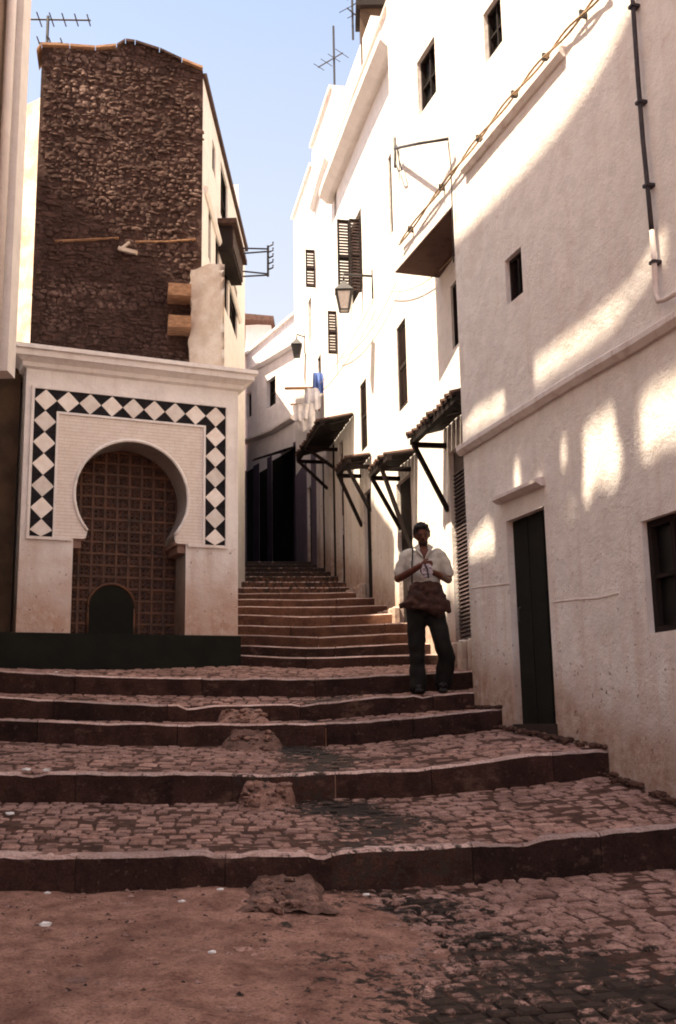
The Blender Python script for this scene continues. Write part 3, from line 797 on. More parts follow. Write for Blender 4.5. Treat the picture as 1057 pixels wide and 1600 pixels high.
# wooden hoods over doors
def hood(label, far, near, L, bx, rise=.34):
    # far/near: photo points on the outer eave; bx: photo x of the braces on the wall
    ua, za = P1.uz(*far, L); ub, zb = P1.uz(*near, L)
    u0, u1 = min(ua, ub), max(ua, ub); z = (za + zb) / 2
    t_ = thing('wooden_hood', label, 'awning', P1.pt((u0 + u1) / 2, z, 0), 'wooden hoods along the right-hand houses')
    n_ = max(4, int((u1 - u0) / .17))
    for i in range(n_):
        a = u0 + (u1 - u0) * i / n_; b = u0 + (u1 - u0) * (i + 1) / n_
        jz = random.uniform(-.012, .012); jo = random.uniform(-.02, .03)
        q = MB(); q.hexa([P1.pt(a + .005, z + jz, L + jo), P1.pt(b - .005, z + jz, L + jo), P1.pt(b - .005, z + rise + jz, 0.01), P1.pt(a + .005, z + rise + jz, 0.01),
                          P1.pt(a + .005, z + .022 + jz, L + jo), P1.pt(b - .005, z + .022 + jz, L + jo), P1.pt(b - .005, z + rise + .022 + jz, 0.01), P1.pt(a + .005, z + rise + .022 + jz, 0.01)])
        q.build('board', M['wood'], t_)
        pth = [P1.pt((a + b) / 2, z + .035 + jz, L + jo + .03), P1.pt((a + b) / 2, z + rise + .03 + jz, .012)]
        q = MB(); q.tube(pth, [.035, .038], 6); q.build('tile', M['roof_tile'], t_)
    q = MB(); q.bar(P1.pt(u0, z - .035, L - .04), P1.pt(u1, z - .035, L - .04), .07, .07); q.build('beam', M['wood'], t_)
    for ub_, zl in bx:
        ub_ = max(u0 + .08, min(u1 - .08, ub_))
        q = MB(); q.bar(P1.pt(ub_, z - .08, L - .03), P1.pt(ub_, zl, 0.0), .05, .06, up=P1.u); q.build('brace', M['wood'], t_)
        q = MB(); q.bar(P1.pt(ub_, z - .085, 0), P1.pt(ub_, z - .085, L - .01), .06, .06); q.build('bracket', M['wood'], t_)
    return t_
def bpos(px, py): return P1.uz(px, py)
hood('tiled wooden hood over the roller shutter, nearest the street', (640, 690), (713, 611), .45, [bpos(690, 806)], .13)
hood('wooden hood on two braces right behind the walking man', (576, 741), (604, 710), .45, [bpos(620, 833), bpos(646, 868)], .08)
hood('short wooden hood on two braces above a narrow door, third from the street', (525, 739), (542, 715), .42, [bpos(562, 826), bpos(580, 800)], .07)
hood('long steep wooden hood farthest up the alley, beyond the short hood', (463, 727), (500, 646), .62, [bpos(490, 790), bpos(528, 735)], .16)

# lanterns
def lantern(label, px, py, Ypos, s, arm):
    c = at(px, py, Ypos)                       # centre of the glass
    t_ = thing('wall_lantern', label, 'lantern', c, 'wall lanterns on the alley')
    def ring(z, r): return [c + V((math.cos(a) * r, math.sin(a) * r, z)) for a in (math.pi / 4 + i * math.pi / 2 for i in range(4))]
    m = MB(); lo, hi = ring(-.17 * s, .10 * s), ring(.14 * s, .17 * s)
    for i in range(4): m.quad(lo[i], lo[(i + 1) % 4], hi[(i + 1) % 4], hi[i])
    m.add(lo, [(0, 1, 2, 3)]); m.build('lamp_glass', M['lamp_glass'] if s > .9 else M['iron'], t_)
    m = MB()
    for i in range(4):
        m.bar(lo[i], hi[i], .022 * s, .022 * s); m.bar(lo[i], lo[(i + 1) % 4], .022 * s, .022 * s); m.bar(hi[i], hi[(i + 1) % 4], .026 * s, .026 * s)
    m.build('frame', M['iron'], t_)
    m = MB(); r1, r2, r3 = ring(.155 * s, .21 * s), ring(.27 * s, .09 * s), ring(.34 * s, .03 * s)
    for A, B in ((r1, r2), (r2, r3)):
        for i in range(4): m.quad(A[i], A[(i + 1) % 4], B[(i + 1) % 4], B[i])
    m.add(r1, [(0, 1, 2, 3)]); m.add(r3, [(0, 1, 2, 3)]); m.build('cap', M['iron'], t_)
    m = MB(); top = c + V((0, 0, .34 * s))
    m.tube([top, top + V((0, 0, .12 * s)), arm + V((0, 0, .05))], .02 * s, 6)
    m.tube([arm + V((0, 0, .16)), arm - V((0, 0, .34))], .024 * s, 6); m.build('arm', M['iron'], t_, True)
ua, za = P1.uz(583, 436); lc = P1.pt(ua, za)
lantern('large glass street lantern on an iron arm beneath the open louvred shutter', 538, 470, lc.y - .12, 1.0, lc)
FHa = at(478, 560, 25.0); FHb = at(384, 560, 28.6)
FH = Wall(FHa, (FHb.x - FHa.x, FHb.y - FHa.y)); FH.n = FH.n if FH.n.y < 0 else -FH.n
q_ = P1.pt(*P1.uz(477, 540))
lantern('small black lantern far up the alley by the corner of the pale house', 464, 548, q_.y - .1, .85, V((q_.x, q_.y, at(464, 530, q_.y).z)))
# overhead wires along the row
wr_ = MB()
for a, b, sag in (((583, 470), (470, 620), .3), ((620, 440), (530, 560), .25), ((709, 400), (610, 455), .15)):
    pa, pb = P1.pt(*P1.uz(*a, .06), .06), P1.pt(*P1.uz(*b, .06), .06)
    wr_.tube([pa.lerp(pb, i / 14) - V((0, 0, sag * 4 * (i / 14) * (1 - i / 14))) for i in range(15)], .006, 5)
tag(wr_.build('wall_wires', M['cable']), 'thin slack wires strung along the sunlit wall above the hoods', 'wire')

# laundry
lp = thing('laundry_pole', 'pale wooden laundry pole sticking out over the alley from the right', 'pole', P1.pt(*P1.uz(503, 606)))
pa = P1.pt(*P1.uz(503, 606)); pb = at(446, 607, pa.y - .5)
m = MB(); m.tube([pa, pb], .03, 6); m.build('pole', M['wood_light'], lp, True)
pc2 = P1.pt(*P1.uz(500, 632)); pd = at(455, 632, pc2.y - .6)
m = MB(); m.tube([pc2, pd], .024, 6); m.build('second_pole', M['wood_light'], lp, True)
for i, (px, y0, y1, col, lab, wd) in enumerate(((470, 632, 660, (.78, .74, .74), 'white shirt hanging from the laundry pole, outermost', .34), (479, 630, 676, (.76, .72, .72), 'long white cloth hanging in the middle of the laundry', .36),
                                               (488, 606, 640, (.72, .70, .74), 'pale cloth hung close to the wall on the laundry pole', .3), (497, 582, 616, (.12, .2, .5), 'blue cloth hanging in front of a small window', .2), (494, 612, 640, (.42, .07, .06), 'small red cloth between the pale laundry and the wall', .14))):
    c = at(px, y0, pa.y - .35 + .05 * i); zb = at(px, y1, pa.y - .35).z
    m = MB(); nx, nz = 9, 8; g = []
    for j in range(nz + 1):
        for ii in range(nx + 1):
            f = ii / nx - .5; v = j / nz
            g.append(V((c.x + f * wd * (1 - .22 * v * math.sin(i + 2)), c.y + .03 * math.sin(f * 14 + i) * (1 + v) + .02 * math.sin(v * 5 + i), c.z + (zb - c.z) * v * (1 - .18 * abs(math.sin(f * 5 + i))))))
    fs = [(j * (nx + 1) + a, j * (nx + 1) + a + 1, (j + 1) * (nx + 1) + a + 1, (j + 1) * (nx + 1) + a) for j in range(nz) for a in range(nx)]
    m.add(g, fs); m.add([p + V((0, .008, 0)) for p in g], [tuple(reversed(f)) for f in fs])
    tag(m.build('laundry', simple('cloth', col, None, 8, .9, .3, 40), smooth=True), lab, 'laundry', 'laundry over the alley')

# antennas and chimney on the roofs
def antenna(label, base, height, els, az, group='roof aerials', tilt=0.0):
    t_ = thing('roof_aerial', label, 'antenna', base, group)
    top = base + V((tilt, 0, height))
    m = MB(); m.tube([base, top], .022, 6); m.build('mast', M['iron'], t_)
    d = V((math.cos(az), math.sin(az), 0)); s = V((-d.y, d.x, 0))
    for hz_, ln, k, w_ in els:
        p = base + V((tilt * hz_, 0, height * hz_)); m = MB(); m.tube([p - d * ln * .35, p + d * ln * .65], .014, 5)
        for i in range(k):
            e = p + d * ln * (-.32 + .94 * i / max(1, k - 1)); m.tube([e - s * w_ / 2 * (1 - .3 * i / k), e + s * w_ / 2 * (1 - .3 * i / k)], .010, 4)
        m.build('boom', M['iron'], t_)
antenna('roof aerial with two booms at the left end of the dark rubble gable', GB.pt(*GB.uz(70, 82), -.3), at(70, 8, 14.1).z - at(70, 82, 14.1).z, [(.93, .95, 6, .35), (.45, .35, 3, .3)], .05)
qa = P1.pt(*P1.uz(524, 120), -1.2)
antenna('thin leaning aerial above the white parapet, left of the chimney', at(523, 132, 19.6), 1.35, [(.45, .7, 4, .4)], 2.4)
qb = P1.pt(*P1.uz(551, 60), -1.0)
antenna('tall aerial mast beside the dark chimney at the top of the picture', at(552, 62, 18.4), 1.5, [(.7, .8, 5, .5), (.4, .5, 3, .4)], .9)
cq = P1.pt(uP1(17.8), 0, -1.1); cz = TA
chm = thing('chimney', 'squat dark chimney standing on the roof behind the white parapet', 'chimney', V((cq.x, cq.y, cz)))
zt = at(590, 22, cq.y).z
m = MB(); cxx = at(589, 45, cq.y).x
m.prism([V((cxx - .32, cq.y - .3, cz - .3)), V((cxx + .32, cq.y - .3, cz - .3)), V((cxx + .32, cq.y + .3, cz - .3)), V((cxx - .32, cq.y + .3, cz - .3))], (0, 0, zt - cz + .2)); m.build('stack', M['dark_wall'], chm)
m = MB(); m.box((cxx, cq.y, zt - .02), (.4, 0, 0), (0, .4, 0), (0, 0, .07)); m.build('cap', M['wood'], chm)

# ------------------------------------------------------------------ gable house, left
zb_ = 1.0
h4 = house('rubble_house', 'tall house with bare dark rubble gable and white street front', GB.pt(-1, 2.2))
gtop = [(58, 84), (66, 74), (110, 76), (150, 79), (183, 76), (197, 68), (212, 70), (250, 82), (285, 98), (318, 111)]
gt = [GB.uz(*p) for p in gtop]
ul = GB.uz(52, 420)[0]
outline = [(0, zb_), (0, gt[-1][1])] + [(min(0, u), z) for u, z in reversed(gt[1:-1])] + [(ul, gt[0][1]), (ul, zb_)]
m = MB(); m.prism([GB.pt(u, z) for u, z in outline], -GB.n * .4)
g_ = m.build('gable_wall', M['rubble_mortar'], h4)
def gable_top(u):
    pts = [(ul, gt[0][1])] + gt[1:]
    for (a, b), (c, d) in zip(pts[:-1], pts[1:]):
        if a <= u <= c: return b + (d - b) * (u - a) / max(1e-6, c - a)
    return gt[-1][1]
SV = []
for i in range(8):
    bm = bmesh.new(); bmesh.ops.create_icosphere(bm, subdivisions=1, radius=1)
    rr = random.Random(40 + i)
    for v in bm.verts:
        v.co *= rr.uniform(.78, 1.15); v.co.x = math.copysign(abs(v.co.x) ** .7, v.co.x); v.co.z = math.copysign(abs(v.co.z) ** .7, v.co.z)
    me = bpy.data.meshes.new('rubble_stone'); bm.to_mesh(me); bm.free(); me.materials.append(M['rubble'])
    SV.append((me, [v.co.copy() for v in me.vertices], [tuple(p.vertices) for p in me.polygons]))
stones = []
z = 5.6
while z < 12.6:
    hrow = random.uniform(.03, .07); u = ul - .05
    while u < .02:
        wd = random.choice((random.uniform(.04, .10), random.uniform(.08, .20)))
        uc = u + wd / 2; u += wd
        if uc > -.045 or uc < ul + .05 or z + hrow / 2 > gable_top(uc): continue
        recess = (GB.uz(170, 376)[1] > z) and -.0
        stones.append((wd * hrow, uc + random.uniform(-.01, .01), z + hrow / 2 + random.uniform(-.02, .02), wd * .52, hrow * .6 * random.uniform(.8, 1.25)))
    z += hrow * .96
stones.sort(reverse=True)
vs_, fs_ = [], []
for i, (ar, uc, zc, sx, sz) in enumerate(stones):
    dpt = random.uniform(.008, .04); ang = random.uniform(-.2, .2)
    me, a, f_ = random.choice(SV); p = GB.pt(uc, zc, random.uniform(-.015, .012))
    X = GB.u * math.cos(ang) + V((0, 0, 1)) * math.sin(ang); Z = V((0, 0, 1)) * math.cos(ang) - GB.u * math.sin(ang)
    if i < 300:
        o = bpy.data.objects.new('rubble_stone', me); C.objects.link(o); o.parent = g_
        o.matrix_local = Matrix.Translation(p - h4.location) @ Matrix((X, GB.n, Z)).transposed().to_4x4() @ Matrix.Diagonal((sx, dpt, sz, 1))
    else:
        b = len(vs_); vs_ += [p - h4.location + X * q.x * sx + GB.n * q.y * dpt + Z * q.z * sz for q in a]; fs_ += [tuple(k + b for k in g) for g in f_]
me = bpy.data.meshes.new('rubble_stones'); me.from_pydata(vs_, [], fs_); me.materials.append(M['rubble'])
o = bpy.data.objects.new('rubble_stones', me); C.objects.link(o); o.parent = g_; o['kind'] = 'stuff'
# roof edge of slabs on the gable
for (ua_, za_), (ub_, zb2) in zip(gt[:-1], gt[1:]):
    q = MB(); q.hexa([GB.pt(ua_, za_, .07), GB.pt(ub_ - .01, zb2, .07), GB.pt(ub_ - .01, zb2 + .035, .07), GB.pt(ua_, za_ + .035, .07), GB.pt(ua_, za_, -.4), GB.pt(ub_ - .01, zb2, -.4), GB.pt(ub_ - .01, zb2 + .035, -.4), GB.pt(ua_, za_ + .035, -.4)])
    q.build('coping_stone', M['rubble'] if za_ > gt[-2][1] + .1 else M['wood_light'], h4)
# old ledge line, prop and beam ends on the gable
for pts in ([(86, 379), (130, 377), (186, 374)], [(212, 380), (260, 380), (306, 376)]):
    ledge(h4, GB, pts, .022, .045, M['wood_light'], 'ledge')
def gpt(px, py, o): return GB.pt(*GB.uz(px, py, o), o)
m = MB(); m.bar(gpt(188, 390, .03), gpt(203, 378, .06), .03, .03); m.bar(gpt(186, 388, .08), gpt(214, 395, .16), .055, .05); m.build('broken_spout', M['rough_white'], h4)
for py in (466, 515):
    u, z = GB.uz(262, py); u2, _ = GB.uz(297, py)
    m = MB(); m.wbox(GB, u, u2, z - .085, z + .085, -.2, .34); m.build('beam_end', M['wood_light'], h4)
# white street front of the house
eave = [LF.uz(320, 112), LF.uz(372, 345)]
zE = gt[-1][1] - .1
LEN = LF.uz(383, 520)[0]
lw = []
for q4 in ([(332, 228), (337, 222), (332, 268), (337, 276)], [(326, 330), (330, 326), (326, 405), (330, 412)], [(337, 372), (343, 366), (337, 440), (343, 452)], [(350, 408), (357, 402), (350, 480), (357, 492)]):
    lw.append(LF.rect(q4))
wB = LF.rect([(345, 275), (356, 268), (345, 345), (356, 362)])
wC = LF.rect([(359, 436), (371, 436), (359, 510), (371, 520)])
m = MB(); wall_mesh(m, LF, .02, LEN, zb_, zE, lw + [wB, wC], .25); hull(m, LF, .02, LEN, zb_, zE, 2.0); m.build('wall', M['wall_left'], h4)
for r in lw: window(h4, LF, r, .03, 0, 1, .03)
for r in (wB, wC):
    f = window(h4, LF, r, .03, 1, 1, .03)
m = MB(); m.wbox(LF, .02, LEN + .15, zE, zE + .09, -2, .05); m.build('eave', M['roof_tile'], h4)
ledge(h4, LF, [(319, 300), (374, 505)], .10, .06, M['wall_left'], 'ledge')
# balcony box high on the front
u0, z1 = LF.uz(366, 352, .25); u1, z0 = LF.uz(381, 446, .25)
m = MB(); m.wbox(LF, u0, u1, z0, z1, 0, .22); bal = m.build('balcony_box', M['wood'], h4)
for i in range(8):
    a = u0 + (u1 - u0) * i / 8; b = u0 + (u1 - u0) * (i + 1) / 8
    q = MB(); q.wbox(LF, a + .01, b - .01, z0 + .05, z1 - .05, .22, .24); q.build('board', M['slat'], bal)
m = MB(); m.wbox(LF, u0 - .1, u1 + .1, z1, z1 + .08, 0, .3); m.build('balcony_roof', M['roof_tile'], h4)
# limewashed lower corner
uA, uB = GB.uz(299, 480, .35)[0], GB.uz(355, 520, .35)[0]
zT, zM = GB.uz(320, 414, .35)[1], GB.uz(320, 552, .35)[1]
lim = []
cw = MB(); nU, nZ = 10, 26
for j in range(nZ + 1):
    for i in range(nU + 1):
        u = uA + (uB - uA) * i / nU; zz = 4.4 + (zT - 4.4) * j / nZ
        if i == 0: u += .07 * noise.noise(V((7, 0, zz * 4)))
        if j == nZ: zz += .12 * noise.noise(V((u * 6, 3, 0)))
        if i == nU: u += -.14 * (j / nZ) + .03 * noise.noise(V((0, 0, zz * 5)))
        p = GB.pt(u, zz, .16 + (u - uA) * .8); p += GB.n * (.05 * noise.noise(p * 3.2) + .025 * noise.noise(p * 11)); lim.append(p)
fs = [(j * (nU + 1) + i, j * (nU + 1) + i + 1, (j + 1) * (nU + 1) + i + 1, (j + 1) * (nU + 1) + i) for j in range(nZ) for i in range(nU)]
cw.add(lim, fs)
for i in (0, nU):
    for j in range(nZ):
        a, b = lim[j * (nU + 1) + i], lim[(j + 1) * (nU + 1) + i]; cw.quad(a, b, b - GB.n * .5, a - GB.n * .5)
top_ = lim[nZ * (nU + 1):]
for a, b in zip(top_[:-1], top_[1:]): cw.quad(a, b, b - GB.n * .5, a - GB.n * .5)
cw.build('corner_buttress', simple('bright_limewash', (.86, .78, .66), (.70, .58, .45), 5, .95, .9, 18), h4, True)
# fish-bone aerial on the street front
ya = LF.pt(*LF.uz(382, 405, .4), .4)
t_ = thing('wall_aerial', 'fish-bone television aerial on two rods jutting over the alley from the left', 'antenna', ya)
m = MB()
for y0, y1 in ((388, 389), (396, 393), (424, 428), (432, 430)): m.tube([at(380, y0, ya.y), at(419, y1, ya.y)], .014, 5)
m.build('rod', M['iron'], t_)
m = MB(); m.tube([at(419, 384, ya.y), at(419, 432, ya.y)], .02, 5)
for yy in (386, 395, 404, 413, 422): m.tube([at(418, yy, ya.y), at(427, yy - 4, ya.y), at(427, yy - 8, ya.y)], .014, 4)
m.build('mast', M['iron'], t_)

# ------------------------------------------------------------------ tiled portal
pt = house('tiled_portal', 'white portal with horseshoe arch framed by black and white diamond tiles', PT.pt(-1.3, pc.z))
UL = PT.uz(25, 985)[0]
zP = PT.uz(200, 991)[1]                                     # top of the dark plinth
zC = PT.uz(372, 612)[1]                                     # underside of the cornice
zC0 = PT.uz(372, 590)[1]
# horseshoe outline
aL, aR = PT.uz(117, 778)[0], PT.uz(293, 778)[0]
acx, ar = (aL + aR) / 2, (aR - aL) / 2
acz = (PT.uz(205, 690)[1]) - ar
jL, jR = PT.uz(112, 930)[0], PT.uz(290, 930)[0]
zS = PT.uz(205, 832)[1]
dz = acz - zS; half = math.sqrt(max(.01, ar * ar - dz * dz))
def arch(cx_, cz_, r, zs, n_=40):
    a0 = math.asin(max(-1, min(1, (zs - cz_) / r)))
    return [(cx_ + r * math.cos(a0 + (math.pi - 2 * a0) * i / n_), cz_ + r * math.sin(a0 + (math.pi - 2 * a0) * i / n_)) for i in range(n_ + 1)]
A = arch(acx, acz, ar, zS)
opening = [(jR, zP), (jR, zS - .10), (A[0][0] + .02, zS - .10)] + A + [(A[-1][0] - .02, zS - .10), (jL, zS - .10), (jL, zP)]
# inner face rectangle (courses) and outer frame
oq = [PT.uz(*p) for p in ((55, 608), (352, 637), (352, 853), (45, 838))]
tu0, tu1, tz1 = (oq[0][0] + oq[3][0]) / 2, (oq[1][0] + oq[2][0]) / 2, (oq[0][1] + oq[1][1]) / 2
tz0 = (oq[2][1] + oq[3][1]) / 2
bw = (tu1 - tu0) / 9
iu0, iu1, iz1 = tu0 + bw, tu1 - bw, tz1 - bw
WT = .5
m = MB()
m.prism([PT.pt(u, z) for u, z in [(UL, zP), (UL, zC), (0, zC), (0, zP)] + opening], -PT.n * WT, caps=False)
m.build('wall', M['wall_portal'], pt)
m = MB(); e_ = .0
poly = [(iu0, tz0), (iu0, iz1), (iu1, iz1), (iu1, tz0), (A[0][0] + .055, tz0), (A[0][0] + .02, max(zS - .10, tz0 + .01))] + [(acx + (u - acx) * 1.035, acz + (z - acz) * 1.035) for u, z in A] + [(A[-1][0] - .02, max(zS - .10, tz0 + .01)), (A[-1][0] - .055, tz0)]
m.prism([PT.pt(u, z, .012) for u, z in poly], -PT.n * .02); m.build('brick_face', M['courses'], pt)
# rounded white rim of the arch
m = MB(); m.tube([PT.pt(acx + (u - acx) * 1.015, acz + (z - acz) * 1.015, .012) for u, z in A], .022, 6); m.build('arch_rim', M['wall_portal'], pt, True)
# raised borders
m = MB()
def strip(a, b, c, d, o): m.wbox(PT, a, b, c, d, 0.0, o)
bb = .035
strip(tu0 - bb, tu0, tz0 - bb, tz1 + bb, .035); strip(tu1, tu1 + bb, tz0 - bb, tz1 + bb, .035); strip(tu0, tu1, tz1, tz1 + bb, .035)
strip(iu0, iu0 + bb * .8, tz0, iz1, .03); strip(iu1 - bb * .8, iu1, tz0, iz1, .03); strip(iu0 + bb * .8, iu1 - bb * .8, iz1 - bb * .8, iz1, .03)
strip(tu0, jL - .02, tz0 - bb, tz0, .033); strip(jR + .02, tu1, tz0 - bb, tz0, .033)
m.build('border', M['wall_portal'], pt)
# tiles
zb0 = tz0
def diamond(cu, cz_):
    q = MB(); h = bw / 2 * .985
    pts = [(cu, cz_ - h), (cu + h, cz_), (cu, cz_ + h), (cu - h, cz_)]
    pts = [(u, max(zb0 + .002, z)) for u, z in pts]
    if cz_ < zb0 + .01: pts = [(cu - h, zb0), (cu + h, zb0), (cu, cz_ + h)]
    ja, jb, jo = random.uniform(-.02, .02), random.uniform(-.02, .02), random.uniform(-.002, .002)
    q.prism([PT.pt(u, z, .018 + jo + (u - cu) * ja + (z - cz_) * jb) for u, z in pts], -PT.n * .014); q.build('white_tile', M['tile_white'], pt)
def tri(p):
    q = MB(); c = V((sum(x[0] for x in p) / 3, sum(x[1] for x in p) / 3))
    q.prism([PT.pt(c.x + (u - c.x) * .96, c.y + (z - c.y) * .96, .016) for u, z in p], -PT.n * .014); q.build('black_tile', M['tile_black'], pt)
hb = bw / 2
nside = int((tz1 - bw - zb0) / bw + .5)
cells = [(tu0 + hb + i * bw, tz1 - hb) for i in range(9)]
for s in (tu0 + hb, tu1 - hb): cells += [(s, tz1 - hb - bw * (j + 1)) for j in range(nside + 1)]
for cu, cz_ in cells:
    if cz_ + hb <= zb0 + .03: continue
    diamond(cu, cz_)
    for sx in (-1, 1):
        for sz in (-1, 1):
            p = [(cu + sx * hb, cz_ + sz * hb), (cu, cz_ + sz * hb), (cu + sx * hb, cz_)]
            if min(x[1] for x in p) < zb0 - .02: continue
            tri(p)
m = MB(); m.wbox(PT, tu0, tu1, tz1 - bw, tz1, 0, .004); m.wbox(PT, tu0, tu0 + bw, tz0, tz1 - bw, 0, .004); m.wbox(PT, tu1 - bw, tu1, tz0, tz1 - bw, 0, .004); m.build('grout', M['tile_black'], pt)
# arch reveal lining and imposts
m = MB(); k = len(opening)
for (ua_, za_), (ub_, zb2) in zip(opening[:-1], opening[1:]):
    m.quad(PT.pt(ua_, za_, -.006), PT.pt(ub_, zb2, -.006), PT.pt(ub_, zb2, -WT), PT.pt(ua_, za_, -WT))
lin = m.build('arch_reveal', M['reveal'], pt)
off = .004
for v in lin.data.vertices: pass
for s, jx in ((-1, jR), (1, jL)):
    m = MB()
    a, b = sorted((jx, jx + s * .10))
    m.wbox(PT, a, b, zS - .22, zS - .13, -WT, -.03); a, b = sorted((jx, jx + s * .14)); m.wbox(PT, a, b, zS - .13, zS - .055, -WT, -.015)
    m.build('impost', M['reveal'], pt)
# the studded door
dO = -WT + .08
dm = MB(); dm.wbox(PT, jL - .02, jR + .02, zP - .1, acz + ar + .05, -WT - .06, -WT + .005); 
wl, wr2 = PT.uz(136, 960, -WT)[0], PT.uz(210, 960, -WT)[0]
wz = PT.uz(172, 913, -WT)[1]
dd = dm.build('door', M['stud'], pt)
n_c, n_r = 9, 15
du = (jR - jL) / n_c; ztop = acz + ar
gm = MB()
for i in range(n_c + 1):
    u = jL + du * i; gm.wbox(PT, u - .011, u + .011, zP - .05, ztop, -WT + .005, -WT + .022)
j = 0
while zP + .02 + j * du * .95 < ztop:
    z = zP + .02 + j * du * .95; gm.wbox(PT, jL, jR, z - .011, z + .011, -WT + .005, -WT + .020); j += 1
gm.build('brass_lattice', M['brass'], dd)
sm = MB()
for i in range(n_c):
    for j2 in range(j):
        for a in (.3, .7):
            for b in (.3, .7):
                c = PT.pt(jL + du * (i + a), zP + .02 + (j2 + b) * du * .95, -WT + .005)
                sm.add([c + PT.u * .022, c + V((0, 0, .022)), c - PT.u * .022, c - V((0, 0, .022)), c + PT.n * .022], [(0, 1, 4), (1, 2, 4), (2, 3, 4), (3, 0, 4)])
so = sm.build('studs', M['brass'], dd); so['kind'] = 'stuff'
# wicket: a dark arched opening with a pale rim
wr_c, wrr = (wl + wr2) / 2, (wr2 - wl) / 2
WA = [(wl, zP - .12), (wl, wz - wrr)] + [(wr_c - wrr * math.cos(math.pi * i / 18), wz - wrr + wrr * math.sin(math.pi * i / 18)) for i in range(19)] + [(wr2, wz - wrr), (wr2, zP - .12)]
m = MB(); m.prism([PT.pt(u, z, -WT + .030) for u, z in WA], -PT.n * .03); m.build('wicket', M['plinth'], dd)
m = MB(); m.tube([PT.pt(u, z, -WT + .03) for u, z in WA], .020, 6); m.build('wicket_rim', M['brass'], dd, True)
# plinth and threshold
m = MB(); m.wbox(PT, PT.uz(-60, 1000)[0], .03, pc.z - .7, zP, -.5, .03); m.build('plinth', M['plinth'], pt)
# cornice
m = MB(); prof = [(0.0, zC), (.05, zC + .02), (.06, zC + .07), (.13, zC + .11), (.17, zC + .12), (.17, zC + .19), (.21, zC + .20), (.21, zC + .25), (0.0, zC + .26)]
PA = [PT.pt(UL - o, z, o) for o, z in prof]; PB = [PT.pt(o, z, o) for o, z in prof]; PC = [PT.pt(o, z, -WT - .25) for o, z in prof]; PZ = [PT.pt(UL - o, z, -WT - .25) for o, z in prof]
for X_, Y_ in ((PZ, PA), (PA, PB), (PB, PC)):
    for i in range(len(prof) - 1): m.quad(X_[i], Y_[i], Y_[i + 1], X_[i + 1])
m.add([PT.pt(UL, zC + .26, 0), PT.pt(0, zC + .26, 0), PT.pt(0, zC + .26, -1.2), PT.pt(UL, zC + .26, -1.2)], [(0, 1, 2, 3)])
m.build('cornice', M['wall_portal'], pt)
m = MB(); m.quad(PT.pt(0, pc.z - .5, 0), PT.pt(0, zC + .26, 0), PT.pt(0, zC + .26, -1.3), PT.pt(0, pc.z - .5, -1.3))
m.quad(PT.pt(UL, pc.z - .5, 0), PT.pt(UL, zC + .26, 0), PT.pt(UL, zC + .26, -1.3), PT.pt(UL, pc.z - .5, -1.3)); m.build('side_wall', M['wall_portal'], pt)
m = MB(); m.wbox(PT, UL, 0, pc.z - .5, zC + .2, -1.3, -WT - .1); m.build('inner_wall', M['dark'], pt)

# ------------------------------------------------------------------ near house on the left, mostly outside the picture; it shades the street
LY = 9.0
lc2 = at(43, 150, LY); 
L0 = Wall((lc2.x, LY), (-.01, 1), (1, .01))
h5 = house('tall_house', 'tall pale house cut by the left edge, upper floor jutting out over the lane', L0.pt(-1, 1.2))
zJ = L0.uz(24, 592)[1]
# unseen screen added for its shadow; outline and holes back-projected from the near wall
def back(px, py):
    q = P0.pt(*P0.uz(px, py)); k = (q - L0.p).dot(L0.n) / -SUN.dot(L0.n)
    r = q + SUN * k
    return (r - L0.p).dot(L0.u), r.z
prof_ = [back(*p) for p in ((705, 400), (760, 345), (820, 283), (880, 212), (930, 140), (968, 70), (1003, -5), (1040, -90))]
prof_.sort(reverse=True)
holes = [[(833, 548), (936, 468), (984, 432), (1012, 384), (1032, 352), (1042, 356), (1044, 416), (1012, 452), (960, 524), (896, 572), (838, 612)],
         [(724, 655), (745, 632), (786, 602), (791, 652), (724, 694)],
         [(1003, 612), (1030, 585), (1075, 560), (1090, 690), (1040, 712), (1006, 734)],
         [(912, 668), (930, 645), (956, 622), (962, 664), (970, 690), (985, 735), (968, 742), (955, 775), (936, 768), (918, 802), (908, 770), (916, 730), (908, 700)],
         [(866, 800), (905, 762), (908, 812), (862, 828)],
         [(735, 838), (760, 800), (770, 812), (775, 872), (736, 884)],
         [(876, 680), (890, 672), (894, 730), (880, 742)]]
holes += [[(994, 612), (1000, 608), (1001, 728), (995, 732)], [(886, 690), (897, 682), (899, 770), (889, 775)], [(800, 712), (813, 704), (817, 785), (804, 792)], [(838, 735), (847, 730), (850, 800), (841, 805)], [(930, 795), (942, 786), (944, 815), (933, 822)]]
def grow(h, g=3.0):
    cx, cy = sum(p[0] for p in h) / len(h), sum(p[1] for p in h) / len(h)
    return [(x + g * (1 if x > cx else -1), y + g * 1.6 * (1 if y > cy else -1)) for x, y in h]
HB = [[back(*p) for p in (grow(h) if k < 7 else h)] for k, h in enumerate(holes)]
uend5 = max(prof_[0][0], 0.0)
ZT = 11.4
uend5 = prof_[0][0]
outer = [(uend5 + .01, ZT - .6), (uend5 + .01, prof_[0][1])] + prof_ + [(-14, prof_[-1][1]), (-14, ZT - .6)]
loops = [outer] + HB
cu = bpy.data.curves.new('shadow_screen', 'CURVE'); cu.dimensions = '2D'; cu.fill_mode = 'BOTH'; cu.extrude = .06
for l in loops:
    sp = cu.splines.new('POLY'); sp.points.add(len(l) - 1); sp.use_cyclic_u = True
    for q, (u, z) in zip(sp.points, l): q.co = (u, z, 0, 1)
tmp = bpy.data.objects.new('tmp', cu); C.objects.link(tmp)
bpy.context.view_layer.update()
me = bpy.data.meshes.new_from_object(tmp.evaluated_get(bpy.context.evaluated_depsgraph_get()))
bpy.data.objects.remove(tmp); bpy.data.curves.remove(cu)
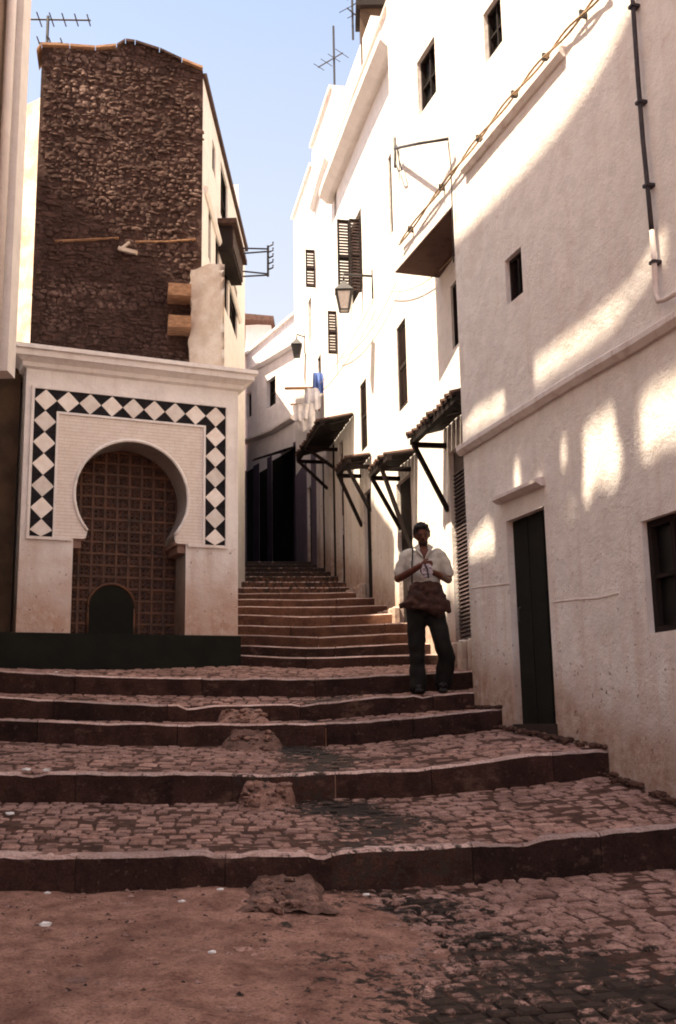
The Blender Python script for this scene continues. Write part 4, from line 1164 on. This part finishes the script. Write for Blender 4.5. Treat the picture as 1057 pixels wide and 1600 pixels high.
me.transform(Matrix.Translation(L0.p - h5.location) @ Matrix((L0.u, V((0, 0, 1)), L0.u.cross(V((0, 0, 1))))).transposed().to_4x4())
me.materials.clear(); me.materials.append(M['wall_left'])
o = bpy.data.objects.new('shadow_screen', me); C.objects.link(o); o.parent = h5
m = MB()
a_ = [L0.pt(-14, zJ), L0.pt(-.62, zJ), L0.pt(-.62, zJ, -5), L0.pt(-14, zJ, -5)]
m.prism([p - L0.n * .10 for p in a_], (0, 0, ZT - zJ - .01)); m.build('upper_wall', M['wall_left'], h5)
m = MB(); m.wbox(L0, -.62, -.22, zJ + .05, ZT - .02, -5, -.13); m.build('brown_band', simple('brown_band_tone', (.24, .17, .125), (.17, .12, .09), 2, .9, .3, 30), h5)  # brown strip, darker than the wall and pilaster beside it
m = MB(); m.wbox(L0, -.22, 0, zJ, ZT, -5, 0); m.build('corner_pilaster', M['wall_left'], h5)
m = MB(); m.tube([L0.pt(-.36, zJ + .1, -.07), L0.pt(-.36, ZT, -.07)], .045, 8); m.build('drainpipe', M['wall_left'], h5, True)
m = MB(); m.wbox(L0, -4.5, 0, ZT - .3, 19.4, -5, -2.3); m.build('sun_blocker', M['wall_left'], h5)  # unseen block added to stop sun leaking onto the middle steps
if uend5 > .02:
    m = MB(); m.wbox(L0, .0, uend5, ZT - .9, ZT - .1, -2, -.07); m.build('bridge_floor', M['wall_left'], h5)
m = MB(); a_ = [L0.pt(-14, -1, -.45), L0.pt(-.3, -1, -.45), L0.pt(-.3, -1, -5), L0.pt(-14, -1, -5)]
m.prism(a_, (0, 0, zJ + 1.0 - .01)); m.build('ground_floor', M['dark_wall'], h5)
# the house behind the portal's left end: dark low wall in the side lane and an unseen taller block added further left to shade the steps
h6 = house('lane_house', 'dark brown wall in the side lane at the left end of the portal', PT.pt(UL - .5, 1.6))
m = MB(); m.wbox(PT, UL - 3.2, UL - .03, .3, zC + .1, -2.0, -.3); m.build('wall', M['dark_wall'], h6)
m = MB(); m.prism([V((-4.95, 9.1, .3)), V((-4.95, 11.3, .3)), V((-9.5, 11.3, .3)), V((-9.5, 9.1, .3))], (0, 0, 17.2)); m.build('shade_block', M['wall_left'], h6)
# pale rough house end seen between the gable and the left edge
pa_ = at(38, 300, 15.9); pb_ = at(66, 300, 15.3)
SL = Wall((pa_.x - 1.2, 15.9 + .5), (pb_.x - pa_.x + 1.2, -1.1)); SL.n = SL.n if SL.n.y < 0 else -SL.n
h7 = house('limewashed_house', 'strip of pale rough limewashed house end between the gable and the left edge', SL.pt(.6, 2))
ua, zt = SL.uz(46, 168)
m = MB(); nU, nZ = 12, 60; g = []
Lw = (V((pb_.x, 15.3, 0)) - SL.p).length + .4
for j in range(nZ + 1):
    for i in range(nU + 1):
        p = SL.pt(Lw * i / nU, 1 + (zt - 1) * j / nZ); p += SL.n * (.06 * noise.noise(p * 3) + .03 * noise.noise(p * 9)); p.z += (.12 * (i / nU)) * (j / nZ); g.append(p)
m.add(g, [(j * (nU + 1) + i, j * (nU + 1) + i + 1, (j + 1) * (nU + 1) + i + 1, (j + 1) * (nU + 1) + i) for j in range(nZ) for i in range(nU)])
m.build('end_wall', M['rough_white'], h7, True)

# ------------------------------------------------------------------ pale houses closing the alley
M['alley_shade'] = plaster('violet_painted_shade', white=(.085, .066, .10), tint=(.05, .04, .06), grime=.8)  # dark violet that paints shade onto the lower alley walls
h8 = house('pale_house', 'pale house closing the alley, sunlit above and in shade below a slanting ledge', FH.pt(1, 3.6))
zr = FH.uz(472, 484)[1]; uL = FH.uz(384, 530)[0] + 1.2
fw1 = FH.rect([(417, 594), (431, 588), (417, 638), (431, 632)]); fw2 = FH.rect([(385, 615), (393, 612), (385, 655), (393, 650)])
zA = FH.uz(440, 705)[1]
fd = [(FH.uz(459, 760)[0], FH.uz(426, 760)[0], 2.0, FH.uz(440, 712)[1]), (FH.uz(418, 760)[0], FH.uz(406, 760)[0], 2.0, FH.uz(412, 735)[1]), (FH.uz(396, 760)[0], FH.uz(386, 760)[0], 2.0, FH.uz(390, 735)[1])]
m = MB(); wall_mesh(m, FH, -1.6, uL, .5, zr, [fw1, fw2] + fd, .12); hull(m, FH, -1.6, uL, .5, zr, 4); m.build('wall', M['wall_back'], h8)
window(h8, FH, fw1, .1, 0, 1); window(h8, FH, fw2, .1, 0, 1)
for r in fd:
    dm = MB(); dm.wbox(FH, r[0], r[1], r[2], r[3], -.06, .004); dm.build('door', M['dark'], h8)
ledge(h8, FH, [(474, 536), (430, 562), (384, 588)], .14, .16, M['wall_back'])
ledge(h8, FH, [(462, 656), (430, 676), (384, 694)], .12, .14, M['trim_grey'], 'string_course')
m = MB(); m.wbox(FH, -1.6, uL, zr, zr + .07, -.4, .08); m.build('coping', M['trim_grey'], h8)
ft = thing('wooden_hood', 'dark sagging hood over the doorway at the dark end of the alley', 'awning', FH.pt(fd[0][0], fd[0][3]), 'wooden hoods along the right-hand houses')
ua, za = FH.uz(462, 706, .5); ub, zb3 = FH.uz(411, 722, .5)
for i in range(8):
    a = ua + (ub - ua) * i / 8; b = ua + (ub - ua) * (i + 1) / 8; zz = za + (zb3 - za) * (i + .5) / 8
    q = MB(); q.hexa([FH.pt(a, zz, .8), FH.pt(b - .02, zz, .8), FH.pt(b - .02, zz + .3, 0), FH.pt(a, zz + .3, 0), FH.pt(a, zz + .03, .8), FH.pt(b - .02, zz + .03, .8), FH.pt(b - .02, zz + .33, 0), FH.pt(a, zz + .33, 0)]); q.build('board', M['wood'], ft)
h9 = house('tiled_house', 'small dark roof corner showing above the pale house at the end of the alley', at(402, 510, 31))
m = MB(); a = at(384, 520, 31); b = at(424, 506, 31); top = at(392, 502, 31)
m.prism([V((a.x, 31, 3)), V((b.x, 31, 3)), V((b.x, 31, b.z)), V((a.x, 31, a.z + .25))], (0, 3, 0)); m.build('wall', M['wall_back'], h9)
m = MB(); m.hexa([V((a.x - .2, 30.6, a.z + .3)), V((b.x + .1, 30.6, b.z - .05)), V((b.x + .1, 34, b.z - .05)), V((a.x - .2, 34, a.z + .3)), V((a.x - .2, 30.6, a.z + .5)), V((b.x + .1, 30.6, b.z + .1)), V((b.x + .1, 34, b.z + .1)), V((a.x - .2, 34, a.z + .5))]); m.build('roof', M['roof_tile'], h9)
# lower wall closing the left side beyond the gable house
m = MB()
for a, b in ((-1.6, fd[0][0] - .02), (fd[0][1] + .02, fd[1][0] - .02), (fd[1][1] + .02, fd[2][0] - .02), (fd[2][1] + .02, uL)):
    m = MB(); m.wbox(FH, a, b, .5, FH.uz(425, 712)[1], -.01, .012); m.build('shade_panel', M['alley_shade'], h8)  # shade between the doors, painted as dark panels
h10 = house('shaded_house', 'shaded narrow white house front beyond the gable house on the left of the steps', LF.pt(LEN + 1, 3.5))
A10 = LF.pt(LEN + .1, 0, -.14)
k10 = -.0905
SH = Wall(A10, (k10 * 29 - A10.x, 28.6 - A10.y)); SH.n = SH.n if SH.n.x > 0 else -SH.n
L10 = 28.6 - A10.y
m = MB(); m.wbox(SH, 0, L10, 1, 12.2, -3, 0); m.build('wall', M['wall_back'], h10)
m = MB(); m.wbox(SH, 0, L10, 1, 9.0, .002, .03); m.build('shade_panel', M['alley_shade'], h10)  # panel carrying painted shade over the white front
for f, zz in ((1.6, 3.4), (4.2, 3.5)):
    m = MB(); m.wbox(SH, f, f + .8, zz - 1.6, zz + 1.6, -.1, .05); m.build('door', M['wood'], h10)
# ------------------------------------------------------------------ litter
lit = [(72, 1249, 'crumpled white paper against the second riser at left'), (40, 1246, 'small white scrap beside a bigger one at the left edge'), (16, 1271, 'flat white paper on dark rag at the left edge'), (88, 1080, 'white scrap on the fourth step below the portal'), (75, 1396, 'white pebble of paper at the foot of the lowest step'), (284, 1409, 'white scrap on the earth left of the mortar ramp'), (72, 1445, 'flat bright scrap on the earth at far left'), (345, 1390, 'white speck of paper by the lowest step'), (573, 1398, 'bright white scrap at the edge of the dark wet stain'), (332, 1488, 'tiny white scrap on the open earth')]
for px, py, lab in lit:
    d = ray(px, py); best = None
    surfY = None
    y_ = 3.0
    while y_ < 14:
        p = at(px, py, y_)
        # height of the ground there
        k = sum(1 for s in STEPS[:5] if lerp_tab(s, px, 3) < y_)
        if k == 0:
            b = edge(0, px, 2); gz = -.28 + (b.z + .0 + .28) * (y_ + 2.5) / (b.y + 2.5) + .035
        else:
            a, b = edge(k - 1, px, 1), edge(k, px, 2); gz = a.z + (b.z - a.z) * (y_ - a.y) / max(.1, b.y - a.y)
        if p.z <= gz + .012: break
        y_ += .02
    rr = random.Random(px); big = px in (16, 72, 40)
    bm = bmesh.new(); bmesh.ops.create_icosphere(bm, subdivisions=2, radius=.020 if big else .012)
    for v in bm.verts: v.co *= rr.uniform(.7, 1.3); v.co.x *= 1.5; v.co.z *= .6
    me = bpy.data.meshes.new('paper_scrap'); bm.to_mesh(me); bm.free(); me.materials.append(M['paper'])
    o = bpy.data.objects.new('paper_scrap', me); C.objects.link(o); o.location = (p.x, p.y, gz + .012); tag(o, lab, 'litter', 'scraps of litter on the steps')

# loose pebbles and grit on the earth and along the feet of the risers
pv, pf = [], []
rr = random.Random(5)
for i in range(1500):
    u, v = rr.random(), 1 - rr.random() ** 1.6 * .62
    p = dirt_surf(u, v)
    if dirt_edge(p) > 60 or p.y < 3: continue
    r_ = rr.choice((.004, .006, .009, .014)) * rr.uniform(.7, 1.3); b = len(pv)
    pv += [p + V((r_ * 1.4 * math.cos(a), r_ * math.sin(a), 0)) for a in (0, 1.3, 2.5, 3.8, 5.1)] + [p + V((rr.uniform(-.3, .3) * r_, 0, r_ * .9))]
    pf += [(b + q, b + (q + 1) % 5, b + 5) for q in range(5)]
me = bpy.data.meshes.new('gravel'); me.from_pydata(pv, [], pf); me.materials.append(M['sett_stuff']); wet_attr(me, lambda p: .2 + .5 * (noise.noise(p * 40) > .1))
o = bpy.data.objects.new('gravel', me); C.objects.link(o); o['kind'] = 'stuff'

# ------------------------------------------------------------------ the man walking down the steps
MX, MYd = 669, 10.98
fa, fb = edge(3, MX, 1), edge(4, MX, 2)
foot = fa.lerp(fb, .35); MS = 1.0
fx, fy = proj(foot)
man = thing('person', 'man in pale short-sleeved shirt and black flared trousers walking down the steps', 'person', foot)
def loft(mb, rings, k=16):
    # rings: centre, rx, ry, optional axis of the limb
    vs_, fs = [], []
    for i, (c, rx, ry) in enumerate(rings):
        c = V(c); a = V(rings[min(i + 1, len(rings) - 1)][0]); b = V(rings[max(i - 1, 0)][0]); d = (a - b).normalized()
        if abs(d.z) > .75: X = V((1, 0, 0)); X = (X - d * X.dot(d)).normalized()
        else: X = V((0, 0, 1)); X = (X - d * X.dot(d)).normalized()
        Y_ = d.cross(X)
        vs_ += [c + X * rx * math.cos(6.28319 * q / k) + Y_ * ry * math.sin(6.28319 * q / k) for q in range(k)]
    for i in range(len(rings) - 1):
        for q in range(k): fs.append((i * k + q, i * k + (q + 1) % k, (i + 1) * k + (q + 1) % k, (i + 1) * k + q))
    fs += [tuple(range(k)), tuple(range(len(vs_) - 1, len(vs_) - k - 1, -1))]
    mb.add(vs_, fs)
def ball(mb, c, r, sc=(1, 1, 1)):
    bm = bmesh.new(); bmesh.ops.create_icosphere(bm, subdivisions=2, radius=1)
    mb.add([V(c) + V((v.co.x * r * sc[0], v.co.y * r * sc[1], v.co.z * r * sc[2])) for v in bm.verts], [tuple(q.index for q in f.verts) for f in bm.faces]); bm.free()
def limb(mb, pts, k=12):
    for (a, ra), (b, rb) in zip(pts[:-1], pts[1:]):
        a, b = V(a), V(b); mb.tube([a, b], [ra, rb], k); ball(mb, a, ra); ball(mb, b, rb)
def flesh(mb, name, mat, voxel, smooth=4, wob=0.0, parent=None, wf=9):
    o = mb.build(name, mat)
    md = o.modifiers.new('r', 'REMESH'); md.mode = 'VOXEL'; md.voxel_size = voxel
    sm = o.modifiers.new('s', 'SMOOTH'); sm.factor = .5; sm.iterations = smooth
    bpy.context.view_layer.update()
    me = bpy.data.meshes.new_from_object(o.evaluated_get(bpy.context.evaluated_depsgraph_get()))
    o.modifiers.clear(); o.data = me; me.name = name
    if wob:
        for v in me.vertices:
            q = v.co; n_ = noise.noise(V((q.x * wf, q.y * wf, q.z * wf * 1.6))) + .5 * noise.noise(q * wf * 2.3)
            v.co = q + v.normal * wob * n_
    me.polygons.foreach_set('use_smooth', [True] * len(me.polygons))
    o.parent = parent
    return o
skin = simple('brown_skin', (.115, .040, .026), (.08, .027, .018), 12, .6, .15, 90)
b = MB()
limb(b, [((0, .02, 1.30), .12), ((0, .015, 1.44), .09), ((0, -.005, 1.52), .052), ((0, -.02, 1.585), .052)])
limb(b, [((-.16, .02, 1.44), .042), ((-.235, .03, 1.33), .042), ((-.275, .02, 1.195), .042), ((-.275, .01, 1.185), .040), ((-.15, -.17, 1.235), .037), ((-.055, -.27, 1.285), .028)])
limb(b, [((.16, .02, 1.44), .042), ((.230, .03, 1.33), .042), ((.26, .02, 1.175), .042), ((.255, .01, 1.165), .040), ((.15, -.18, 1.19), .037), ((.065, -.27, 1.215), .028)])
# head, turned down a little
ball(b, (0, -.025, 1.665), .1, (.76, .92, 1.08)); ball(b, (0, -.045, 1.615), .07, (.82, .95, 1.0)); ball(b, (0, -.075, 1.572), .036, (1.05, .8, .8))
limb(b, [((0, -.108, 1.672), .010), ((0, -.133, 1.634), .016)]); ball(b, (0, -.118, 1.632), .017, (1.3, .8, .7))
ball(b, (0, -.100, 1.688), .03, (1.7, .5, .4)); ball(b, (0, -.108, 1.598), .016, (1.6, .6, .6))
for sx in (-1, 1):
    ball(b, (sx * .079, -.015, 1.645), .026, (.35, .7, 1.15)); ball(b, (sx * .034, -.088, 1.645), .026, (1, .6, .8))
# hands: palm, four bent fingers and a thumb each
for sx, wst, dr in ((-1, V((-.055, -.27, 1.285)), V((.75, -.5, .05))), (1, V((.065, -.27, 1.215)), V((-.75, -.5, .08)))):
    dr.normalize(); upv = V((0, 0, 1)); upv = (upv - dr * upv.dot(dr)).normalized(); out_ = dr.cross(upv) * sx
    limb(b, [(wst, .026), (wst + dr * .03, .028)])
    for q, ln in enumerate((.074, .082, .078, .062)):
        base_ = wst + dr * .072 + upv * (.030 - .019 * q)
        limb(b, [(wst + dr * .028 + upv * (.018 - .012 * q), .016), (base_, .0125)])
        p1 = base_ + dr * ln * .42 + out_ * .012; p2 = p1 + (dr * .5 + out_ * .85).normalized() * ln * .34; p3 = p2 + (out_ * .9 - dr * .35).normalized() * ln * .27
        limb(b, [(base_, .0098), (p1, .0092), (p2, .0085), (p3, .0072)], 8)
    tb = wst + dr * .028 + upv * .026
    limb(b, [(tb, .014), (tb + dr * .03 + upv * .026 + out_ * .012, .0115), (tb + dr * .058 + upv * .03 + out_ * .022, .009)], 8)
def bow(mb, n0=0):
    c_ = V((0, .0, 1.56)); Rm = Matrix.Rotation(math.radians(17), 3, 'X') @ Matrix.Rotation(math.radians(-6), 3, 'Y')
    for i in range(n0, len(mb.v)):
        if mb.v[i].z > 1.54 and abs(mb.v[i].x) < .14: mb.v[i] = c_ + Rm @ (mb.v[i] - c_)
    return mb
bow(b)
body = MB(); body.v = [foot + v for v in b.v]; body.f = b.f; body.m = b.m
def put(mb): mb.v = [foot + v for v in mb.v]; return mb
def child(mb, name, mat, voxel, smooth=4, wob=0.0, wf=9):
    o = flesh(mb, name, mat, voxel, smooth, wob, None, wf); o.parent = man; return o
child(b, 'body', skin, .0062, 3)
hm = MB()
ball(hm, (0, .0, 1.70), .1, (.90, 1.06, .92)); ball(hm, (0, .045, 1.655), .085, (.96, .85, 1.0))
for sx in (-1, 1): ball(hm, (sx * .07, .005, 1.665), .036, (.6, 1.1, 1.25)); ball(hm, (sx * .03, -.075, 1.745), .04, (1.2, .8, .6))
ball(hm, (0, -.045, 1.75), .05, (1.2, .8, .6))
ball(hm, (0, .0, 1.735), .08, (1.0, 1.1, .6)); bow(hm)
child(hm, 'hair', simple('black_hair', (.012, .009, .008), (.006, .005, .005), 20, .7, .6, 120), .008, 2, .007, 40)
for sx in (-1, 1):
    e = MB(); ball(e, (sx * .031, -.1015, 1.650), .0115, (1.2, .6, .7)); bow(e); o = e.build('eye', simple('dark_eye', (.03, .02, .018), None, 10, .3, 0)); o.parent = man
    e = MB(); limb(e, [((sx * .014, -.112, 1.676), .005), ((sx * .034, -.110, 1.682), .006), ((sx * .054, -.096, 1.674), .004)], 6); bow(e); o = e.build('eyebrow', M['iron']); o.parent = man
e = MB(); ball(e, (0, -.072, 1.578), .05, (1.05, .95, .72)); ball(e, (0, -.116, 1.611), .012, (2.2, .7, .5)); bow(e); child(e, 'beard', simple('dark_stubble', (.035, .02, .016), (.02, .012, .01), 40, .9, .4, 150), .006, 2, .003, 60)
cloth = simple('pale_shirt_cloth', (.50, .47, .42), (.38, .35, .32), 7, .9, .35, 40)
sh = MB()
loft(sh, [((0, .01, 1.00), .175, .125), ((0, .01, 1.10), .178, .128), ((0, .012, 1.22), .180, .13), ((0, .015, 1.34), .188, .124), ((0, .02, 1.43), .175, .10), ((0, .015, 1.49), .10, .075)], 24)
for sx in (-1, 1):
    limb(sh, [((sx * .145, .02, 1.45), .066), ((sx * .19, .022, 1.42), .064), ((sx * .235, .03, 1.32), .064), ((sx * .256, .028, 1.25), .067)], 16)
shirt = child(sh, 'shirt', cloth, .011, 5, .012, 9)
co = MB()
for sx in (-1, 1):
    co.prism([V((sx * .012, -.128, 1.385)), V((sx * .105, -.075, 1.505)), V((sx * .05, -.07, 1.545)), V((sx * .035, -.085, 1.47))], (0, -.012, 0))
o = co.build('collar', cloth); o.parent = man
vk = MB(); vk.prism([V((0, -.135, 1.375)), V((.045, -.112, 1.475)), V((.03, -.085, 1.52)), V((-.03, -.085, 1.52)), V((-.045, -.112, 1.475))], (0, .03, 0)); o = vk.build('open_neck', skin); o.parent = man
tr = simple('black_trouser_cloth', (.016, .014, .012), (.010, .009, .008), 8, .9, .3, 40)
tm = MB()
loft(tm, [((0, .01, 1.04), .165, .118), ((0, .01, .95), .182, .135), ((0, .01, .86), .185, .135), ((0, .01, .78), .17, .12)], 24)
limb(tm, [((-.092, .01, .86), .106), ((-.10, -.02, .68), .102), ((-.105, -.035, .5), .09), ((-.10, -.01, .3), .080), ((-.098, .0, .10), .092), ((-.098, .0, .05), .094)], 16)
limb(tm, [((.092, .01, .86), .106), ((.122, -.06, .68), .102), ((.150, -.12, .53), .09), ((.205, -.05, .36), .092), ((.175, .03, .15), .092), ((.165, .04, .09), .092)], 16)
child(tm, 'trousers', tr, .013, 5, .012, 7)
for cx_, cy_, cz_, n_ in ((-.098, -.07, .035, 'shoe'), (.15, -.045, .055, 'shoe')):
    q = MB(); ball(q, (cx_, cy_ - .06, cz_ + .008), .05, (.92, 1.3, .8)); ball(q, (cx_, cy_ + .07, cz_ + .02), .045, (.85, 1.2, 1.1)); q.box((cx_, cy_, .012), (.042, 0, 0), (0, .125, 0), (0, 0, .012))
    child(q, n_, simple('black_leather', (.014, .011, .010), None, 10, .5, .1), .009, 3)
bel = MB(); loft(bel, [((0, .01, .985), .188, .14), ((0, .01, 1.015), .184, .138)], 24); o = bel.build('belt', M['iron']); o.parent = man
# what he carries
bag = thing('cloth_bag', 'brown slack cloth bag carried at the waist of the walking man', 'bag', foot + V((0, -.16, .95)))
bm_ = MB(); loft(bm_, [((0, 0, -.13), .15, .06), ((.01, 0, -.11), .205, .08), ((0, 0, -.02), .212, .09), ((.005, .0, .08), .19, .085), ((0, 0, .16), .15, .06), ((.0, 0, .18), .12, .04)], 24)
limb(bm_, [((-.2, 0, -.04), .05), ((-.265, 0, -.07), .022), ((-.285, 0, -.05), .012)]); limb(bm_, [((.2, 0, -.06), .05), ((.235, .01, -.125), .02)])
o = flesh(bm_, 'bag_body', simple('brown_bag_cloth', (.075, .036, .028), (.030, .016, .014), 13, .9, .6, 40), .011, 4, .022, None, 11); o.parent = bag
q = MB(); q.tube([V((-.14, 0, .15)), V((-.13, .05, .36)), V((-.11, .13, .56)), V((-.09, .2, .57))], .007, 6); o = q.build('strap', M['wood'], None, True); o.parent = bag
pch = thing('pouch', 'small pale folded pouch between the hands of the walking man', 'pouch', foot + V((.005, -.335, 1.225)))
q = MB(); loft(q, [((0, 0, -.075), .045, .016), ((0, 0, -.03), .062, .022), ((.004, 0, .02), .058, .02), ((0, 0, .06), .04, .012)], 14)
o = flesh(q, 'pouch_body', simple('pale_violet_cloth', (.46, .40, .44), (.25, .2, .22), 30, .9, .4, 60), .006, 2, .010, None, 30); o.parent = pch
q = MB(); q.tube([V((-.02, -.024, .06)), V((.004, -.034, 0)), V((.012, -.03, -.085))], .009, 6); o = q.build('strap', M['iron']); o.parent = pch

# broken stones set in the ramps, and rubble along the foot of the near wall
rr = random.Random(21)
def lump(o_parent, p, r_, wet):
    o = bpy.data.objects.new('broken_stone', SV2[rr.randrange(8)]); C.objects.link(o); o.parent = o_parent
    o.matrix_local = Matrix.Translation(p) @ Matrix.Rotation(rr.uniform(0, 6), 4, 'Z') @ Matrix.Rotation(rr.uniform(-.3, .3), 4, 'X') @ Matrix.Diagonal((r_ * rr.uniform(.9, 1.7), r_, r_ * rr.uniform(.35, .6), 1)); o.color = (wet, wet, wet, 1)
SV2 = []
for me, a, f in SV:
    m2 = me.copy(); m2.name = 'broken_stone'; m2.materials.clear(); m2.materials.append(M['mortar_ramp']); SV2.append(m2)
for o_, g in RAMPS:
    for i in range(26):
        v = rr.randrange(1, 20); u = int(5 + 24 * rr.random()); p = g[v * 35 + u]
        lump(o_, p + V((0, -.01, .0)), rr.uniform(.012, .045), rr.choice((.1, .3, .4)))
vs_, fs_ = [], []
for i in range(420):
    u = -rr.uniform(0, 5.2); out = abs(rr.gauss(0, .055)); p = P0.pt(u, 0, out)
    px, py = proj(P0.pt(u, 1.3)); Y = p.y
    k = sum(1 for s_ in STEPS[:5] if at(max(0, min(1200, px)), 1000, lerp_tab(s_, max(0, min(1200, px)), 3)).y < Y)
    if k == 0: continue
    a, b = edge(k - 1, px, 1), edge(k, px, 2)
    z_ = a.z + (b.z - a.z) * max(0, min(1, (Y - a.y) / max(.1, b.y - a.y)))
    r_ = rr.choice((.008, .012, .016, .03)); me, va, fa_ = SV[rr.randrange(8)]; q = len(vs_)
    if k == 4 and Y > 10.8: continue
    vs_ += [V((p.x + v.x * r_ * 1.3, p.y + v.y * r_ * 1.3, z_ + .01 + v.z * r_ * .7)) for v in va]; fs_ += [tuple(x + q for x in f) for f in fa_]
me = bpy.data.meshes.new('rubble'); me.from_pydata(vs_, [], fs_); me.materials.append(M['bed']); wet_attr(me, lambda p: .2)
o = bpy.data.objects.new('rubble', me); C.objects.link(o); o['kind'] = 'stuff'
